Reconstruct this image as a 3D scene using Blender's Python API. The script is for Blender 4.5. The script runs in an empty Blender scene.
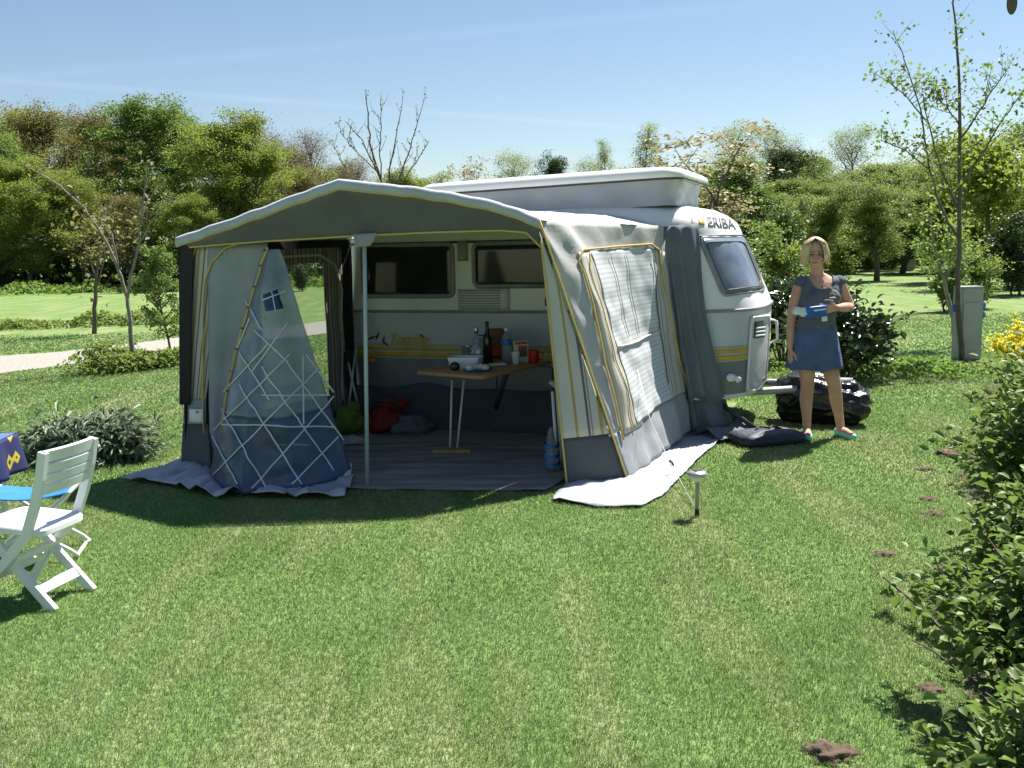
import bpy, bmesh, math, random
import numpy as np
from mathutils import Vector, Matrix, noise
from mathutils.bvhtree import BVHTree

random.seed(7)
rng = np.random.default_rng(11)
R = math.radians
sc = bpy.context.scene
col = sc.collection

# ------------------------------------------------------------------ camera model
CAMZ, FPX = 1.65, 1000.0
PITCH, ROLL = R(8.05), R(1.3)
CP, SP, CR, SR = math.cos(PITCH), math.sin(PITCH), math.cos(ROLL), math.sin(ROLL)

def ray(u, v):
    du, dv = (u - 512) / FPX, (v - 384) / FPX
    a, b = du * CR - dv * SR, du * SR + dv * CR
    return Vector((a, CP - b * SP, -SP - b * CP))

def at(u, v, Y):
    d = ray(u, v)
    return Vector((0, 0, CAMZ)) + d * (Y / d.y)

def gnd(u, v, z=0.0):
    d = ray(u, v)
    return Vector((0, 0, CAMZ)) + d * ((z - CAMZ) / d.z)

def proj(p):
    x, y, z = p[0], p[1], p[2] - CAMZ
    dep = y * CP - z * SP
    a = x / dep
    b = -(y * SP + z * CP) / dep
    return 512 + FPX * (a * CR + b * SR), 384 + FPX * (-a * SR + b * CR)

# ------------------------------------------------------------------ object helpers
ORG = {}

def empty(name, loc=(0, 0, 0), local=False, rz=0.0):
    o = bpy.data.objects.new(name, None)
    col.objects.link(o)
    o.location = loc
    o.rotation_euler = (0, 0, rz)
    o.empty_display_size = 0.1
    ORG[o] = Vector((0, 0, 0)) if local else Vector(loc)
    return o

def tag(o, label=None, cat=None, group=None, kind=None):
    if label: o['label'] = label
    if cat: o['category'] = cat
    if group: o['group'] = group
    if kind: o['kind'] = kind
    return o

def link_mesh(name, me, mats, parent=None, smooth=True):
    me.name = name
    o = bpy.data.objects.new(name, me)
    col.objects.link(o)
    for m in (mats if isinstance(mats, (list, tuple)) else [mats]):
        me.materials.append(m)
    if parent is not None:
        off = ORG.get(parent, Vector((0, 0, 0)))
        if off.length > 0:
            me.transform(Matrix.Translation(-off))
        o.parent = parent
        ORG[o] = off
    if smooth:
        me.polygons.foreach_set('use_smooth', [True] * len(me.polygons))
    me.update()
    return o

def copy_tree(o, parent=None):
    c = o.copy()
    col.objects.link(c)
    if parent is not None: c.parent = parent
    for ch in list(o.children):
        copy_tree(ch, c)
    return c

class MB:
    def __init__(s):
        s.v, s.f, s.mi, s.only_boxes = [], [], [], True
    def add(s, vs, fs, mi=0, box=False):
        s.only_boxes = s.only_boxes and box
        b = len(s.v)
        s.v += [tuple(p) for p in vs]
        for f in fs:
            s.f.append(tuple(b + i for i in f)); s.mi.append(mi)
    def box(s, c, size, rot=None, mi=0, bev=0.0):
        bm = bmesh.new()
        bmesh.ops.create_cube(bm, size=1.0)
        bmesh.ops.scale(bm, vec=Vector(size), verts=bm.verts)
        if bev > 0:
            bmesh.ops.bevel(bm, geom=list(bm.edges), offset=bev, segments=2, affect='EDGES')
        M = Matrix.Translation(Vector(c)) @ (rot.to_4x4() if rot is not None else Matrix.Identity(4))
        bm.transform(M)
        bm.verts.index_update()
        s.add([p.co for p in bm.verts], [[q.index for q in f.verts] for f in bm.faces], mi, True)
        bm.free()
        return s
    def tube(s, pts, rad, n=8, mi=0, cap=True, flat=1.0):
        pts = [Vector(p) for p in pts]
        if not isinstance(rad, (list, tuple)): rad = [rad] * len(pts)
        vs = []
        prev = None
        for i, p in enumerate(pts):
            t = (pts[min(i + 1, len(pts) - 1)] - pts[max(i - 1, 0)])
            t = t.normalized() if t.length > 1e-9 else Vector((0, 0, 1))
            if prev is None:
                a = t.orthogonal().normalized()
            else:
                a = (prev - t * prev.dot(t))
                a = a.normalized() if a.length > 1e-6 else t.orthogonal().normalized()
            prev = a
            b = t.cross(a)
            for k in range(n):
                th = 2 * math.pi * k / n
                vs.append(p + a * (rad[i] * math.cos(th)) + b * (rad[i] * flat * math.sin(th)))
        fs = []
        for i in range(len(pts) - 1):
            for k in range(n):
                fs.append((i * n + k, i * n + (k + 1) % n, (i + 1) * n + (k + 1) % n, (i + 1) * n + k))
        if cap:
            fs.append(tuple(range(n - 1, -1, -1)))
            fs.append(tuple((len(pts) - 1) * n + k for k in range(n)))
        s.add(vs, fs, mi)
        return s
    def lathe(s, prof, c=(0, 0, 0), n=20, mi=0, M=None):
        vs = []
        for r, z in prof:
            for k in range(n):
                th = 2 * math.pi * k / n
                p = Vector((r * math.cos(th), r * math.sin(th), z))
                if M is not None: p = M @ p
                vs.append(p + Vector(c))
        fs = []
        for i in range(len(prof) - 1):
            for k in range(n):
                fs.append((i * n + k, i * n + (k + 1) % n, (i + 1) * n + (k + 1) % n, (i + 1) * n + k))
        fs.append(tuple(range(n - 1, -1, -1)))
        fs.append(tuple((len(prof) - 1) * n + k for k in range(n)))
        s.add(vs, fs, mi)
        return s
    def loft(s, rings, cap=True, mi=0):
        n = len(rings[0]); vs = []
        for r in rings: vs += list(r)
        fs = []
        for i in range(len(rings) - 1):
            for k in range(n):
                fs.append((i * n + k, i * n + (k + 1) % n, (i + 1) * n + (k + 1) % n, (i + 1) * n + k))
        if cap:
            fs.append(tuple(range(n - 1, -1, -1)))
            fs.append(tuple((len(rings) - 1) * n + k for k in range(n)))
        s.add(vs, fs, mi)
        return s
    def ellipsoid(s, c, r, nu=16, nv=10, rot=None, mi=0):
        rings = []
        vs = [Vector((0, 0, -1))]
        for j in range(1, nv):
            ph = -math.pi / 2 + math.pi * j / nv
            for k in range(nu):
                th = 2 * math.pi * k / nu
                vs.append(Vector((math.cos(ph) * math.cos(th), math.cos(ph) * math.sin(th), math.sin(ph))))
        vs.append(Vector((0, 0, 1)))
        fs = []
        for k in range(nu):
            fs.append((0, 1 + (k + 1) % nu, 1 + k))
        for j in range(nv - 2):
            for k in range(nu):
                a = 1 + j * nu
                fs.append((a + k, a + (k + 1) % nu, a + nu + (k + 1) % nu, a + nu + k))
        a = 1 + (nv - 2) * nu
        for k in range(nu):
            fs.append((a + k, a + (k + 1) % nu, len(vs) - 1))
        out = []
        for p in vs:
            q = Vector((p.x * r[0], p.y * r[1], p.z * r[2]))
            if rot is not None: q = rot @ q
            out.append(q + Vector(c))
        s.add(out, fs, mi)
        return s
    def grid(s, fn, nu, nv, skip=None, mi=0):
        vs = [fn(i / nu, j / nv) for j in range(nv + 1) for i in range(nu + 1)]
        fs = []
        for j in range(nv):
            for i in range(nu):
                if skip and skip((i + .5) / nu, (j + .5) / nv): continue
                a = j * (nu + 1) + i
                fs.append((a, a + 1, a + nu + 2, a + nu + 1))
        s.add(vs, fs, mi)
        return s
    def sheet(s, fn, nu, nv, th=0.004, skip=None, mi=0):
        """a thin closed sheet: the grid plus a back side th behind it, with rims"""
        def P(i, j): return Vector(fn(i / nu, j / nv))
        g = [[P(i, j) for i in range(nu + 1)] for j in range(nv + 1)]
        vs = []
        back = []
        for j in range(nv + 1):
            for i in range(nu + 1):
                a = g[j][min(i + 1, nu)] - g[j][max(i - 1, 0)]
                b = g[min(j + 1, nv)][i] - g[max(j - 1, 0)][i]
                nn = a.cross(b)
                nn = nn.normalized() if nn.length > 1e-12 else Vector((0, 0, 1))
                vs.append(g[j][i]); back.append(g[j][i] - nn * th)
        N = len(vs)
        vs += back
        fs, edges = [], {}
        for j in range(nv):
            for i in range(nu):
                if skip and skip((i + .5) / nu, (j + .5) / nv): continue
                a = j * (nu + 1) + i
                q = (a, a + 1, a + nu + 2, a + nu + 1)
                fs.append(q)
                fs.append(tuple(N + k for k in reversed(q)))
                for k in range(4):
                    e = (q[k], q[(k + 1) % 4])
                    if (e[1], e[0]) in edges: del edges[(e[1], e[0])]
                    else: edges[e] = 1
        for a, b in edges:
            fs.append((b, a, N + a, N + b))
        s.add(vs, fs, mi)
        return s
    def build(s, name, mats, parent=None, smooth=True, fix=False):
        me = bpy.data.meshes.new(name)
        me.from_pydata(s.v, [], s.f)
        o = link_mesh(name, me, mats, parent, smooth and not s.only_boxes)
        if isinstance(mats, (list, tuple)) and len(mats) > 1:
            me.polygons.foreach_set('material_index', s.mi)
        if fix:
            bm = bmesh.new(); bm.from_mesh(me)
            bmesh.ops.recalc_face_normals(bm, faces=bm.faces)
            bm.to_mesh(me); bm.free()
        return o

def flat_shade(o, ang=35):
    me = o.data
    bm = bmesh.new(); bm.from_mesh(me)
    for e in bm.edges:
        if len(e.link_faces) == 2 and e.calc_face_angle(0) > R(ang): e.smooth = False
    bm.to_mesh(me); bm.free()
    return o

def fast_mesh(name, V, F, mats, parent=None, rnd=None, smooth=False):
    me = bpy.data.meshes.new(name)
    V = np.asarray(V, np.float32); F = np.asarray(F, np.int32)
    m, k = F.shape
    me.vertices.add(len(V)); me.vertices.foreach_set('co', V.ravel())
    me.loops.add(m * k); me.loops.foreach_set('vertex_index', F.ravel())
    me.polygons.add(m)
    me.polygons.foreach_set('loop_start', np.arange(0, m * k, k, dtype=np.int32))
    me.update(calc_edges=True)
    if rnd is not None:
        at_ = me.attributes.new('rnd', 'FLOAT', 'FACE')
        at_.data.foreach_set('value', np.asarray(rnd, np.float32))
    return link_mesh(name, me, mats, parent, smooth)

# ------------------------------------------------------------------ materials
def new_mat(name):
    m = bpy.data.materials.new(name)
    m.use_nodes = True
    nt = m.node_tree
    for n in list(nt.nodes): nt.nodes.remove(n)
    return m, nt

def N(nt, t, **kw):
    n = nt.nodes.new(t)
    for k, v in kw.items(): setattr(n, k, v)
    return n

def mixrgb(nt, fac, a, b, blend='MIX'):
    n = N(nt, 'ShaderNodeMix', data_type='RGBA', blend_type=blend)
    if hasattr(fac, 'links') or hasattr(fac, 'is_linked'): nt.links.new(fac, n.inputs[0])
    else: n.inputs[0].default_value = fac
    for sock, val in ((n.inputs[6], a), (n.inputs[7], b)):
        if isinstance(val, (tuple, list)): sock.default_value = (*val[:3], 1)
        else: nt.links.new(val, sock)
    return n.outputs[2]

def mat(name, c, rough=.6, c2=None, scale=8, bump=0.0, bscale=60, metal=0.0, spec=.5, lo=.35, hi=.65, coord='Object', sheen=0, trans=0.0, stretch=None):
    m, nt = new_mat(name)
    out = N(nt, 'ShaderNodeOutputMaterial')
    p = N(nt, 'ShaderNodeBsdfPrincipled')
    p.inputs['Roughness'].default_value = rough
    p.inputs['Metallic'].default_value = metal
    p.inputs['Specular IOR Level'].default_value = spec
    tc = N(nt, 'ShaderNodeTexCoord')
    src = tc.outputs[coord]
    if stretch:
        mp = N(nt, 'ShaderNodeMapping'); mp.inputs['Scale'].default_value = stretch
        nt.links.new(src, mp.inputs[0]); src = mp.outputs[0]
    c2 = c2 or tuple(x * .82 for x in c)
    nz = N(nt, 'ShaderNodeTexNoise'); nz.inputs['Scale'].default_value = scale; nz.inputs['Detail'].default_value = 6
    nt.links.new(src, nz.inputs['Vector'])
    mr = N(nt, 'ShaderNodeMapRange'); mr.inputs[1].default_value = lo; mr.inputs[2].default_value = hi
    nt.links.new(nz.outputs[0], mr.inputs[0])
    cc = mixrgb(nt, mr.outputs[0], c, c2)
    nt.links.new(cc, p.inputs['Base Color'])
    if bump > 0:
        nb = N(nt, 'ShaderNodeTexNoise'); nb.inputs['Scale'].default_value = bscale; nb.inputs['Detail'].default_value = 4
        nt.links.new(src, nb.inputs['Vector'])
        bp = N(nt, 'ShaderNodeBump'); bp.inputs['Strength'].default_value = bump; bp.inputs['Distance'].default_value = .02
        nt.links.new(nb.outputs[0], bp.inputs['Height']); nt.links.new(bp.outputs[0], p.inputs['Normal'])
    sh = p.outputs[0]
    if trans > 0:
        tl = N(nt, 'ShaderNodeBsdfTranslucent'); nt.links.new(cc, tl.inputs[0])
        mx = N(nt, 'ShaderNodeMixShader'); mx.inputs[0].default_value = trans
        nt.links.new(sh, mx.inputs[1]); nt.links.new(tl.outputs[0], mx.inputs[2]); sh = mx.outputs[0]
    nt.links.new(sh, out.inputs[0])
    return m

def leaf_mat(name, c1, c2, trans=.3, rough=.5, spec=.4, nscale=1.2, c3=None):
    m, nt = new_mat(name)
    out = N(nt, 'ShaderNodeOutputMaterial')
    at_ = N(nt, 'ShaderNodeAttribute', attribute_name='rnd')
    tc = N(nt, 'ShaderNodeTexCoord')
    nz = N(nt, 'ShaderNodeTexNoise'); nz.inputs['Scale'].default_value = nscale; nz.inputs['Detail'].default_value = 3
    nt.links.new(tc.outputs['Object'], nz.inputs['Vector'])
    ad = N(nt, 'ShaderNodeMath', operation='ADD'); nt.links.new(at_.outputs['Fac'], ad.inputs[0]); nt.links.new(nz.outputs[0], ad.inputs[1])
    mr = N(nt, 'ShaderNodeMapRange'); mr.inputs[1].default_value = .35; mr.inputs[2].default_value = 1.25
    nt.links.new(ad.outputs[0], mr.inputs[0])
    cc = mixrgb(nt, mr.outputs[0], c1, c2)
    if c3:
        gt = N(nt, 'ShaderNodeMath', operation='GREATER_THAN'); gt.inputs[1].default_value = .86
        nt.links.new(at_.outputs['Fac'], gt.inputs[0])
        cc = mixrgb(nt, gt.outputs[0], cc, c3)
    p = N(nt, 'ShaderNodeBsdfPrincipled'); p.inputs['Roughness'].default_value = rough
    p.inputs['Specular IOR Level'].default_value = spec
    nt.links.new(cc, p.inputs['Base Color'])
    tl = N(nt, 'ShaderNodeBsdfTranslucent')
    br = mixrgb(nt, .5, cc, (c2[0] * 1.3, c2[1] * 1.4, c2[2]))
    nt.links.new(br, tl.inputs[0])
    mx = N(nt, 'ShaderNodeMixShader'); mx.inputs[0].default_value = trans
    nt.links.new(p.outputs[0], mx.inputs[1]); nt.links.new(tl.outputs[0], mx.inputs[2])
    nt.links.new(mx.outputs[0], out.inputs[0])
    return m

def clear_mat(name, c=(.5, .55, .6), fac=.35, rough=.15, tint=(.85, .9, .92)):
    m, nt = new_mat(name)
    out = N(nt, 'ShaderNodeOutputMaterial')
    p = N(nt, 'ShaderNodeBsdfPrincipled'); p.inputs['Roughness'].default_value = rough
    tc = N(nt, 'ShaderNodeTexCoord')
    nz = N(nt, 'ShaderNodeTexNoise'); nz.inputs['Scale'].default_value = 5; nz.inputs['Detail'].default_value = 5
    nt.links.new(tc.outputs['Object'], nz.inputs['Vector'])
    cc = mixrgb(nt, nz.outputs[0], c, tuple(x * .7 for x in c)); nt.links.new(cc, p.inputs['Base Color'])
    bp = N(nt, 'ShaderNodeBump'); bp.inputs['Strength'].default_value = .4; bp.inputs['Distance'].default_value = .03
    nt.links.new(nz.outputs[0], bp.inputs['Height']); nt.links.new(bp.outputs[0], p.inputs['Normal'])
    tr = N(nt, 'ShaderNodeBsdfTransparent'); tr.inputs[0].default_value = (*tint, 1)
    mx = N(nt, 'ShaderNodeMixShader'); mx.inputs[0].default_value = fac
    nt.links.new(tr.outputs[0], mx.inputs[1]); nt.links.new(p.outputs[0], mx.inputs[2])
    nt.links.new(mx.outputs[0], out.inputs[0])
    return m

def stripe_mat(name, base, bands, axis=0, period=.2, rough=.7):
    """fabric with repeating woven stripes; bands = [(start, end, colour)] as fractions of the period, measured along a UV axis in metres"""
    m, nt = new_mat(name)
    out = N(nt, 'ShaderNodeOutputMaterial')
    p = N(nt, 'ShaderNodeBsdfPrincipled'); p.inputs['Roughness'].default_value = rough
    at_ = N(nt, 'ShaderNodeAttribute', attribute_name='stripe')
    dv = N(nt, 'ShaderNodeMath', operation='DIVIDE'); dv.inputs[1].default_value = period
    nt.links.new(at_.outputs['Fac'], dv.inputs[0])
    fr = N(nt, 'ShaderNodeMath', operation='FRACT'); nt.links.new(dv.outputs[0], fr.inputs[0])
    rp = N(nt, 'ShaderNodeValToRGB'); cr = rp.color_ramp; cr.interpolation = 'CONSTANT'
    cr.elements[0].position = 0; cr.elements[0].color = (*base, 1)
    cr.elements[1].position = .999; cr.elements[1].color = (*base, 1)
    for a, b, c in bands:
        e = cr.elements.new(a); e.color = (*c, 1)
        e = cr.elements.new(b); e.color = (*base, 1)
    nt.links.new(fr.outputs[0], rp.inputs[0])
    nt.links.new(rp.outputs[0], p.inputs['Base Color'])
    nt.links.new(p.outputs[0], out.inputs[0])
    return m

def add_stripe_attr(o, fn):
    me = o.data
    a = me.attributes.new('stripe', 'FLOAT', 'POINT')
    a.data.foreach_set('value', [fn(v.co) for v in me.vertices])

M = {}
M['white_paint'] = mat('white_paint', (.78, .775, .745), .28, (.72, .71, .675), 3)
M['cream_paint'] = mat('cream_paint', (.66, .66, .60), .35, (.6, .6, .54), 2)
M['grey_paint'] = mat('grey_paint', (.20, .215, .235), .4, (.17, .185, .2), 3)
M['light_grey_paint'] = mat('light_grey_paint', (.52, .55, .58), .35, (.47, .5, .53), 3)
M['yellow'] = mat('yellow', (.58, .40, .05), .5, (.5, .33, .04), 6)
M['trim_dark'] = mat('trim_dark', (.05, .05, .055), .5)
M['trim_grey'] = mat('trim_grey', (.28, .28, .28), .45)
M['glass_dark'] = mat('glass_dark', (.018, .022, .02), .08, (.03, .033, .03), 3)
M['glass_front'] = mat('glass_front', (.10, .13, .18), .16, (.20, .235, .29), 5, lo=.3, hi=.7)
M['alu'] = mat('alu', (.55, .56, .57), .35, metal=.7)
M['orange_lamp'] = mat('orange_lamp', (.95, .24, .015), .25)
M['canvas_light'] = mat('canvas_light', (.43, .43, .42), .8, (.365, .365, .36), 5, bump=.25, bscale=9)
M['canvas_grey'] = mat('canvas_grey', (.29, .315, .335), .85, (.25, .27, .29), 4, bump=.3, bscale=9)
M['canvas_roof'] = mat('canvas_roof', (.60, .62, .64), .75, (.5, .52, .55), 4, bump=.3, bscale=7)
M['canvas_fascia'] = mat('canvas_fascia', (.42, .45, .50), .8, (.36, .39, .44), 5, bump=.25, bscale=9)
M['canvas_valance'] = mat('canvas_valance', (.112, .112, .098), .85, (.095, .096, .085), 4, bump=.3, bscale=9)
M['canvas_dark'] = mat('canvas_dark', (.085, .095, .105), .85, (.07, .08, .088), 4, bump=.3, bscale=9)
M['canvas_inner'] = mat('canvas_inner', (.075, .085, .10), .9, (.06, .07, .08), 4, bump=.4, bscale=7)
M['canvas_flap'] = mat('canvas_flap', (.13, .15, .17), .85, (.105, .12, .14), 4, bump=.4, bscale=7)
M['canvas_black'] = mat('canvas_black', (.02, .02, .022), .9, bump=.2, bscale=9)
M['canvas_poptop'] = mat('canvas_poptop', (.40, .43, .47), .85, (.34, .37, .41), 3, bump=.4, bscale=6)
M['skirt_pvc'] = mat('skirt_pvc', (.45, .465, .50), .6, (.33, .345, .37), 4, bump=.4, bscale=6)
M['screen'] = mat('screen', (.66, .69, .72), .6, (.58, .61, .65), 4, bump=.4, bscale=6)
M['pvc'] = clear_mat('pvc', (.30, .35, .41), .62, .24)
M['pvc_dark'] = clear_mat('pvc_dark', (.07, .11, .21), .74, .3)
M['pvc_window'] = clear_mat('pvc_window', (.3, .33, .33), .22, .12, (.9, .93, .9))
M['lattice'] = mat('lattice', (.62, .68, .72), .6)
M['piping'] = mat('piping', (.55, .42, .13), .7, (.5, .37, .1), 20)
M['cream_fabric'] = mat('cream_fabric', (.62, .60, .50), .8, (.55, .53, .44), 6)
M['rope'] = mat('rope', (.7, .7, .68), .8)
M['steel'] = mat('steel', (.5, .52, .52), .4, metal=.3)
M['pole'] = mat('pole', (.40, .47, .45), .4, (.36, .42, .4), 6)
M['zinc'] = mat('zinc', (.38, .39, .4), .5, (.3, .31, .32), 10, metal=.5)
M['black_rubber'] = mat('black_rubber', (.02, .02, .02), .7)
M['wood_top'] = mat('wood_top', (.42, .22, .10), .45, (.36, .18, .08), 4, stretch=(1, 12, 1))
M['plank'] = mat('plank', (.42, .28, .10), .6, (.35, .22, .08), 4, stretch=(1, 14, 1))
M['white_plastic'] = mat('white_plastic', (.76, .78, .80), .35, (.7, .72, .74), 3)
M['red_plastic'] = mat('red_plastic', (.5, .02, .02), .35)
M['green_plastic'] = mat('green_plastic', (.2, .42, .02), .5)
M['brown'] = mat('brown', (.16, .085, .05), .7, (.12, .06, .04), 6)
M['wine_glass'] = mat('wine_glass', (.012, .014, .01), .1)
M['silver'] = mat('silver', (.6, .6, .6), .2, metal=.9)
M['bottle_clear'] = clear_mat('bottle_clear', (.5, .55, .6), .35, .1)
M['blue_plastic'] = mat('blue_plastic', (.012, .12, .5), .4)
M['blue_fabric'] = mat('blue_fabric', (.02, .20, .52), .7, (.016, .16, .45), 8, bump=.2)
M['turquoise'] = mat('turquoise', (.22, .68, .66), .6, (.18, .58, .58), 12)
M['navy'] = mat('navy', (.018, .022, .045), .6, (.025, .03, .055), 12, bump=.3, bscale=30)
M['bin_bag'] = mat('bin_bag', (.009, .009, .010), .24, (.013, .013, .014), 4, bump=.7, bscale=13)
M['skin'] = mat('skin', (.62, .37, .27), .62, (.53, .28, .19), 9, spec=.3, bump=.15, bscale=60)
M['red_cloth'] = mat('red_cloth', (.24, .012, .014), .7, (.12, .01, .012), 7)
M['green_cloth'] = mat('green_cloth', (.11, .20, .015), .7, (.06, .12, .01), 7)
M['hair'] = mat('hair', (.74, .57, .33), .45, (.46, .33, .17), 30, stretch=(6, 6, .6))
M['shirt'] = mat('shirt', (.105, .12, .15), .85, (.085, .10, .13), 14, bump=.3, bscale=25)
M['denim'] = mat('denim', (.085, .13, .25), .85, (.065, .10, .20), 14, bump=.4, bscale=25)
M['lip'] = mat('lip', (.42, .15, .13), .45)
M['eye'] = mat('eye', (.02, .02, .022), .25)
M['bark'] = mat('bark', (.13, .105, .08), .9, (.08, .065, .05), 9, bump=.6, bscale=20)
M['bark_pale'] = mat('bark_pale', (.25, .23, .20), .85, (.16, .14, .12), 9, bump=.5, bscale=25)
M['bark_red'] = mat('bark_red', (.12, .08, .07), .8, (.085, .055, .05), 9, bump=.4, bscale=25)
M['soil'] = mat('soil', (.075, .05, .034), .95, (.13, .09, .06), 14, bump=.9, bscale=25)
M['gravel'] = mat('gravel', (.36, .345, .30), .95, (.25, .235, .20), 26, bump=.8, bscale=40)
M['cabinet'] = mat('cabinet', (.31, .34, .35), .5, (.27, .3, .31), 4)
M['stone'] = mat('stone', (.45, .44, .4), .8)
M['blossom'] = mat('blossom', (.5, .42, .36), .7)

# ------------------------------------------------------------------ ground, lawn, path
def grass_colour(nt, dark=1.0):
    g = N(nt, 'ShaderNodeNewGeometry')
    mp = N(nt, 'ShaderNodeMapping'); mp.inputs['Rotation'].default_value = (0, 0, R(24)); mp.inputs['Scale'].default_value = (2.5, .38, 1)
    nt.links.new(g.outputs['Position'], mp.inputs[0])
    n1 = N(nt, 'ShaderNodeTexNoise'); n1.inputs['Scale'].default_value = 1.0; n1.inputs['Detail'].default_value = 6; n1.inputs['Roughness'].default_value = .62
    nt.links.new(mp.outputs[0], n1.inputs['Vector'])
    n2 = N(nt, 'ShaderNodeTexNoise'); n2.inputs['Scale'].default_value = .9; n2.inputs['Detail'].default_value = 5
    nt.links.new(g.outputs['Position'], n2.inputs['Vector'])
    n3 = N(nt, 'ShaderNodeTexNoise'); n3.inputs['Scale'].default_value = 28; n3.inputs['Detail'].default_value = 5
    nt.links.new(g.outputs['Position'], n3.inputs['Vector'])
    def mrange(s, a, b):
        m = N(nt, 'ShaderNodeMapRange'); m.inputs[1].default_value = a; m.inputs[2].default_value = b
        nt.links.new(s, m.inputs[0]); return m.outputs[0]
    c = mixrgb(nt, mrange(n2.outputs[0], .35, .65), tuple(x * dark for x in (.165, .285, .082)), tuple(x * dark for x in (.265, .37, .15)))
    c = mixrgb(nt, mrange(n1.outputs[0], .47, .72), c, tuple(x * dark for x in (.47, .455, .27)))
    c = mixrgb(nt, mrange(n3.outputs[0], .3, .75), c, tuple(x * dark for x in (.165, .26, .065)))
    return c

def make_ground_mat():
    m, nt = new_mat('grass_ground')
    out = N(nt, 'ShaderNodeOutputMaterial')
    p = N(nt, 'ShaderNodeBsdfPrincipled'); p.inputs['Roughness'].default_value = .9; p.inputs['Specular IOR Level'].default_value = .1
    c = grass_colour(nt, .80)
    nt.links.new(c, p.inputs['Base Color'])
    g = N(nt, 'ShaderNodeNewGeometry')
    nb = N(nt, 'ShaderNodeTexNoise'); nb.inputs['Scale'].default_value = 22; nb.inputs['Detail'].default_value = 6
    nt.links.new(g.outputs['Position'], nb.inputs['Vector'])
    bp = N(nt, 'ShaderNodeBump'); bp.inputs['Strength'].default_value = .8; bp.inputs['Distance'].default_value = .05
    nt.links.new(nb.outputs[0], bp.inputs['Height']); nt.links.new(bp.outputs[0], p.inputs['Normal'])
    nt.links.new(p.outputs[0], out.inputs[0])
    return m

def make_blade_mat():
    m, nt = new_mat('grass_blades')
    out = N(nt, 'ShaderNodeOutputMaterial')
    c = grass_colour(nt, 1.0)
    at_ = N(nt, 'ShaderNodeAttribute', attribute_name='rnd')
    mr = N(nt, 'ShaderNodeMapRange'); mr.inputs[1].default_value = .84; mr.inputs[2].default_value = 1.05
    nt.links.new(at_.outputs['Fac'], mr.inputs[0])
    c = mixrgb(nt, mr.outputs[0], c, (.55, .57, .40))
    mr2 = N(nt, 'ShaderNodeMapRange'); mr2.inputs[1].default_value = 0; mr2.inputs[2].default_value = .35; mr2.inputs[3].default_value = 1; mr2.inputs[4].default_value = 0
    nt.links.new(at_.outputs['Fac'], mr2.inputs[0])
    c = mixrgb(nt, mr2.outputs[0], c, (.15, .265, .065))
    p = N(nt, 'ShaderNodeBsdfPrincipled'); p.inputs['Roughness'].default_value = .5; p.inputs['Specular IOR Level'].default_value = .35
    nt.links.new(c, p.inputs['Base Color'])
    tl = N(nt, 'ShaderNodeBsdfTranslucent'); nt.links.new(c, tl.inputs[0])
    mx = N(nt, 'ShaderNodeMixShader'); mx.inputs[0].default_value = .45
    nt.links.new(p.outputs[0], mx.inputs[1]); nt.links.new(tl.outputs[0], mx.inputs[2])
    nt.links.new(mx.outputs[0], out.inputs[0])
    return m
M['ground'] = make_ground_mat()
M['blade'] = make_blade_mat()

gm = MB()
gm.add([(-700, -60, 0), (700, -60, 0), (700, 900, 0), (-700, 900, 0)], [(0, 1, 2, 3)])
tag(gm.build('ground', M['ground'], smooth=False), kind='structure')

def ribbon(name, left, right, z, mat_, kind='structure'):
    b = MB()
    vs = [(*p[:2], z) for p in left] + [(*p[:2], z) for p in right]
    n = len(left)
    b.add(vs, [(i, n + i, n + i + 1, i + 1) for i in range(n - 1)])
    return tag(b.build(name, mat_, smooth=False), kind=kind)

# the gravel drive: its near and its far edge
near = [Vector((-16, 4.5, 0)), Vector((-11, 9.6, 0)), gnd(0, 374), gnd(60, 366), gnd(120, 357), gnd(176, 350), Vector((-3.6, 19.0, 0)), Vector((-2.2, 22.5, 0)), Vector((-1.2, 28, 0)), Vector((-1.5, 44, 0))]
far = [Vector((-17.5, 5.6, 0)), Vector((-12.5, 11.0, 0)), gnd(0, 356), gnd(60, 352), gnd(120, 345), gnd(176, 338), Vector((-4.6, 21.0, 0)), Vector((-3.9, 23.6, 0)), Vector((-3.2, 28.4, 0)), Vector((-3.5, 44, 0))]
def wob(ps, s, amp=.16):
    out = []
    for i in range(len(ps) - 1):
        for k in range(6):
            p = ps[i].lerp(ps[i + 1], k / 6)
            d = (noise.noise(Vector((p.x * 1.3, p.y * 1.3, s))) + .5 * noise.noise(Vector((p.x * 4, p.y * 4, s)))) * amp
            out.append(p + Vector((d, d, 0)))
    return out + [ps[-1]]
PATH = (wob(far, 3), wob(near, 8))
ribbon('gravel_path', *PATH, .004, M['gravel'])

# worn soil along the shrub row at the right
bl = [gnd(985, 385), gnd(972, 430), gnd(955, 455), gnd(968, 500), gnd(985, 560), gnd(990, 620), gnd(985, 700), gnd(980, 768), Vector((1.35, 2.0, 0))]
brr = [gnd(1020, 380), gnd(1060, 420), gnd(1080, 445), gnd(1100, 490), gnd(1120, 540), gnd(1160, 620), gnd(1160, 700), gnd(1150, 768), Vector((2.4, 2.0, 0))]
ribbon('soil_bed', wob(bl, 1, .5), wob(brr, 5), .004, M['soil'])

# ---- polygons the grass must not grow through (filled later by awning etc.)
NO_GRASS = [[tuple(p[:2]) for p in PATH[0]] + [tuple(p[:2]) for p in reversed(PATH[1])]]
def in_poly(xs, ys, poly):
    inside = np.zeros(len(xs), bool)
    n = len(poly); j = n - 1
    for i in range(n):
        xi, yi, xj, yj = poly[i][0], poly[i][1], poly[j][0], poly[j][1]
        c = ((yi > ys) != (yj > ys)) & (xs < (xj - xi) * (ys - yi) / (yj - yi + 1e-12) + xi)
        inside ^= c
        j = i
    return inside

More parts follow.
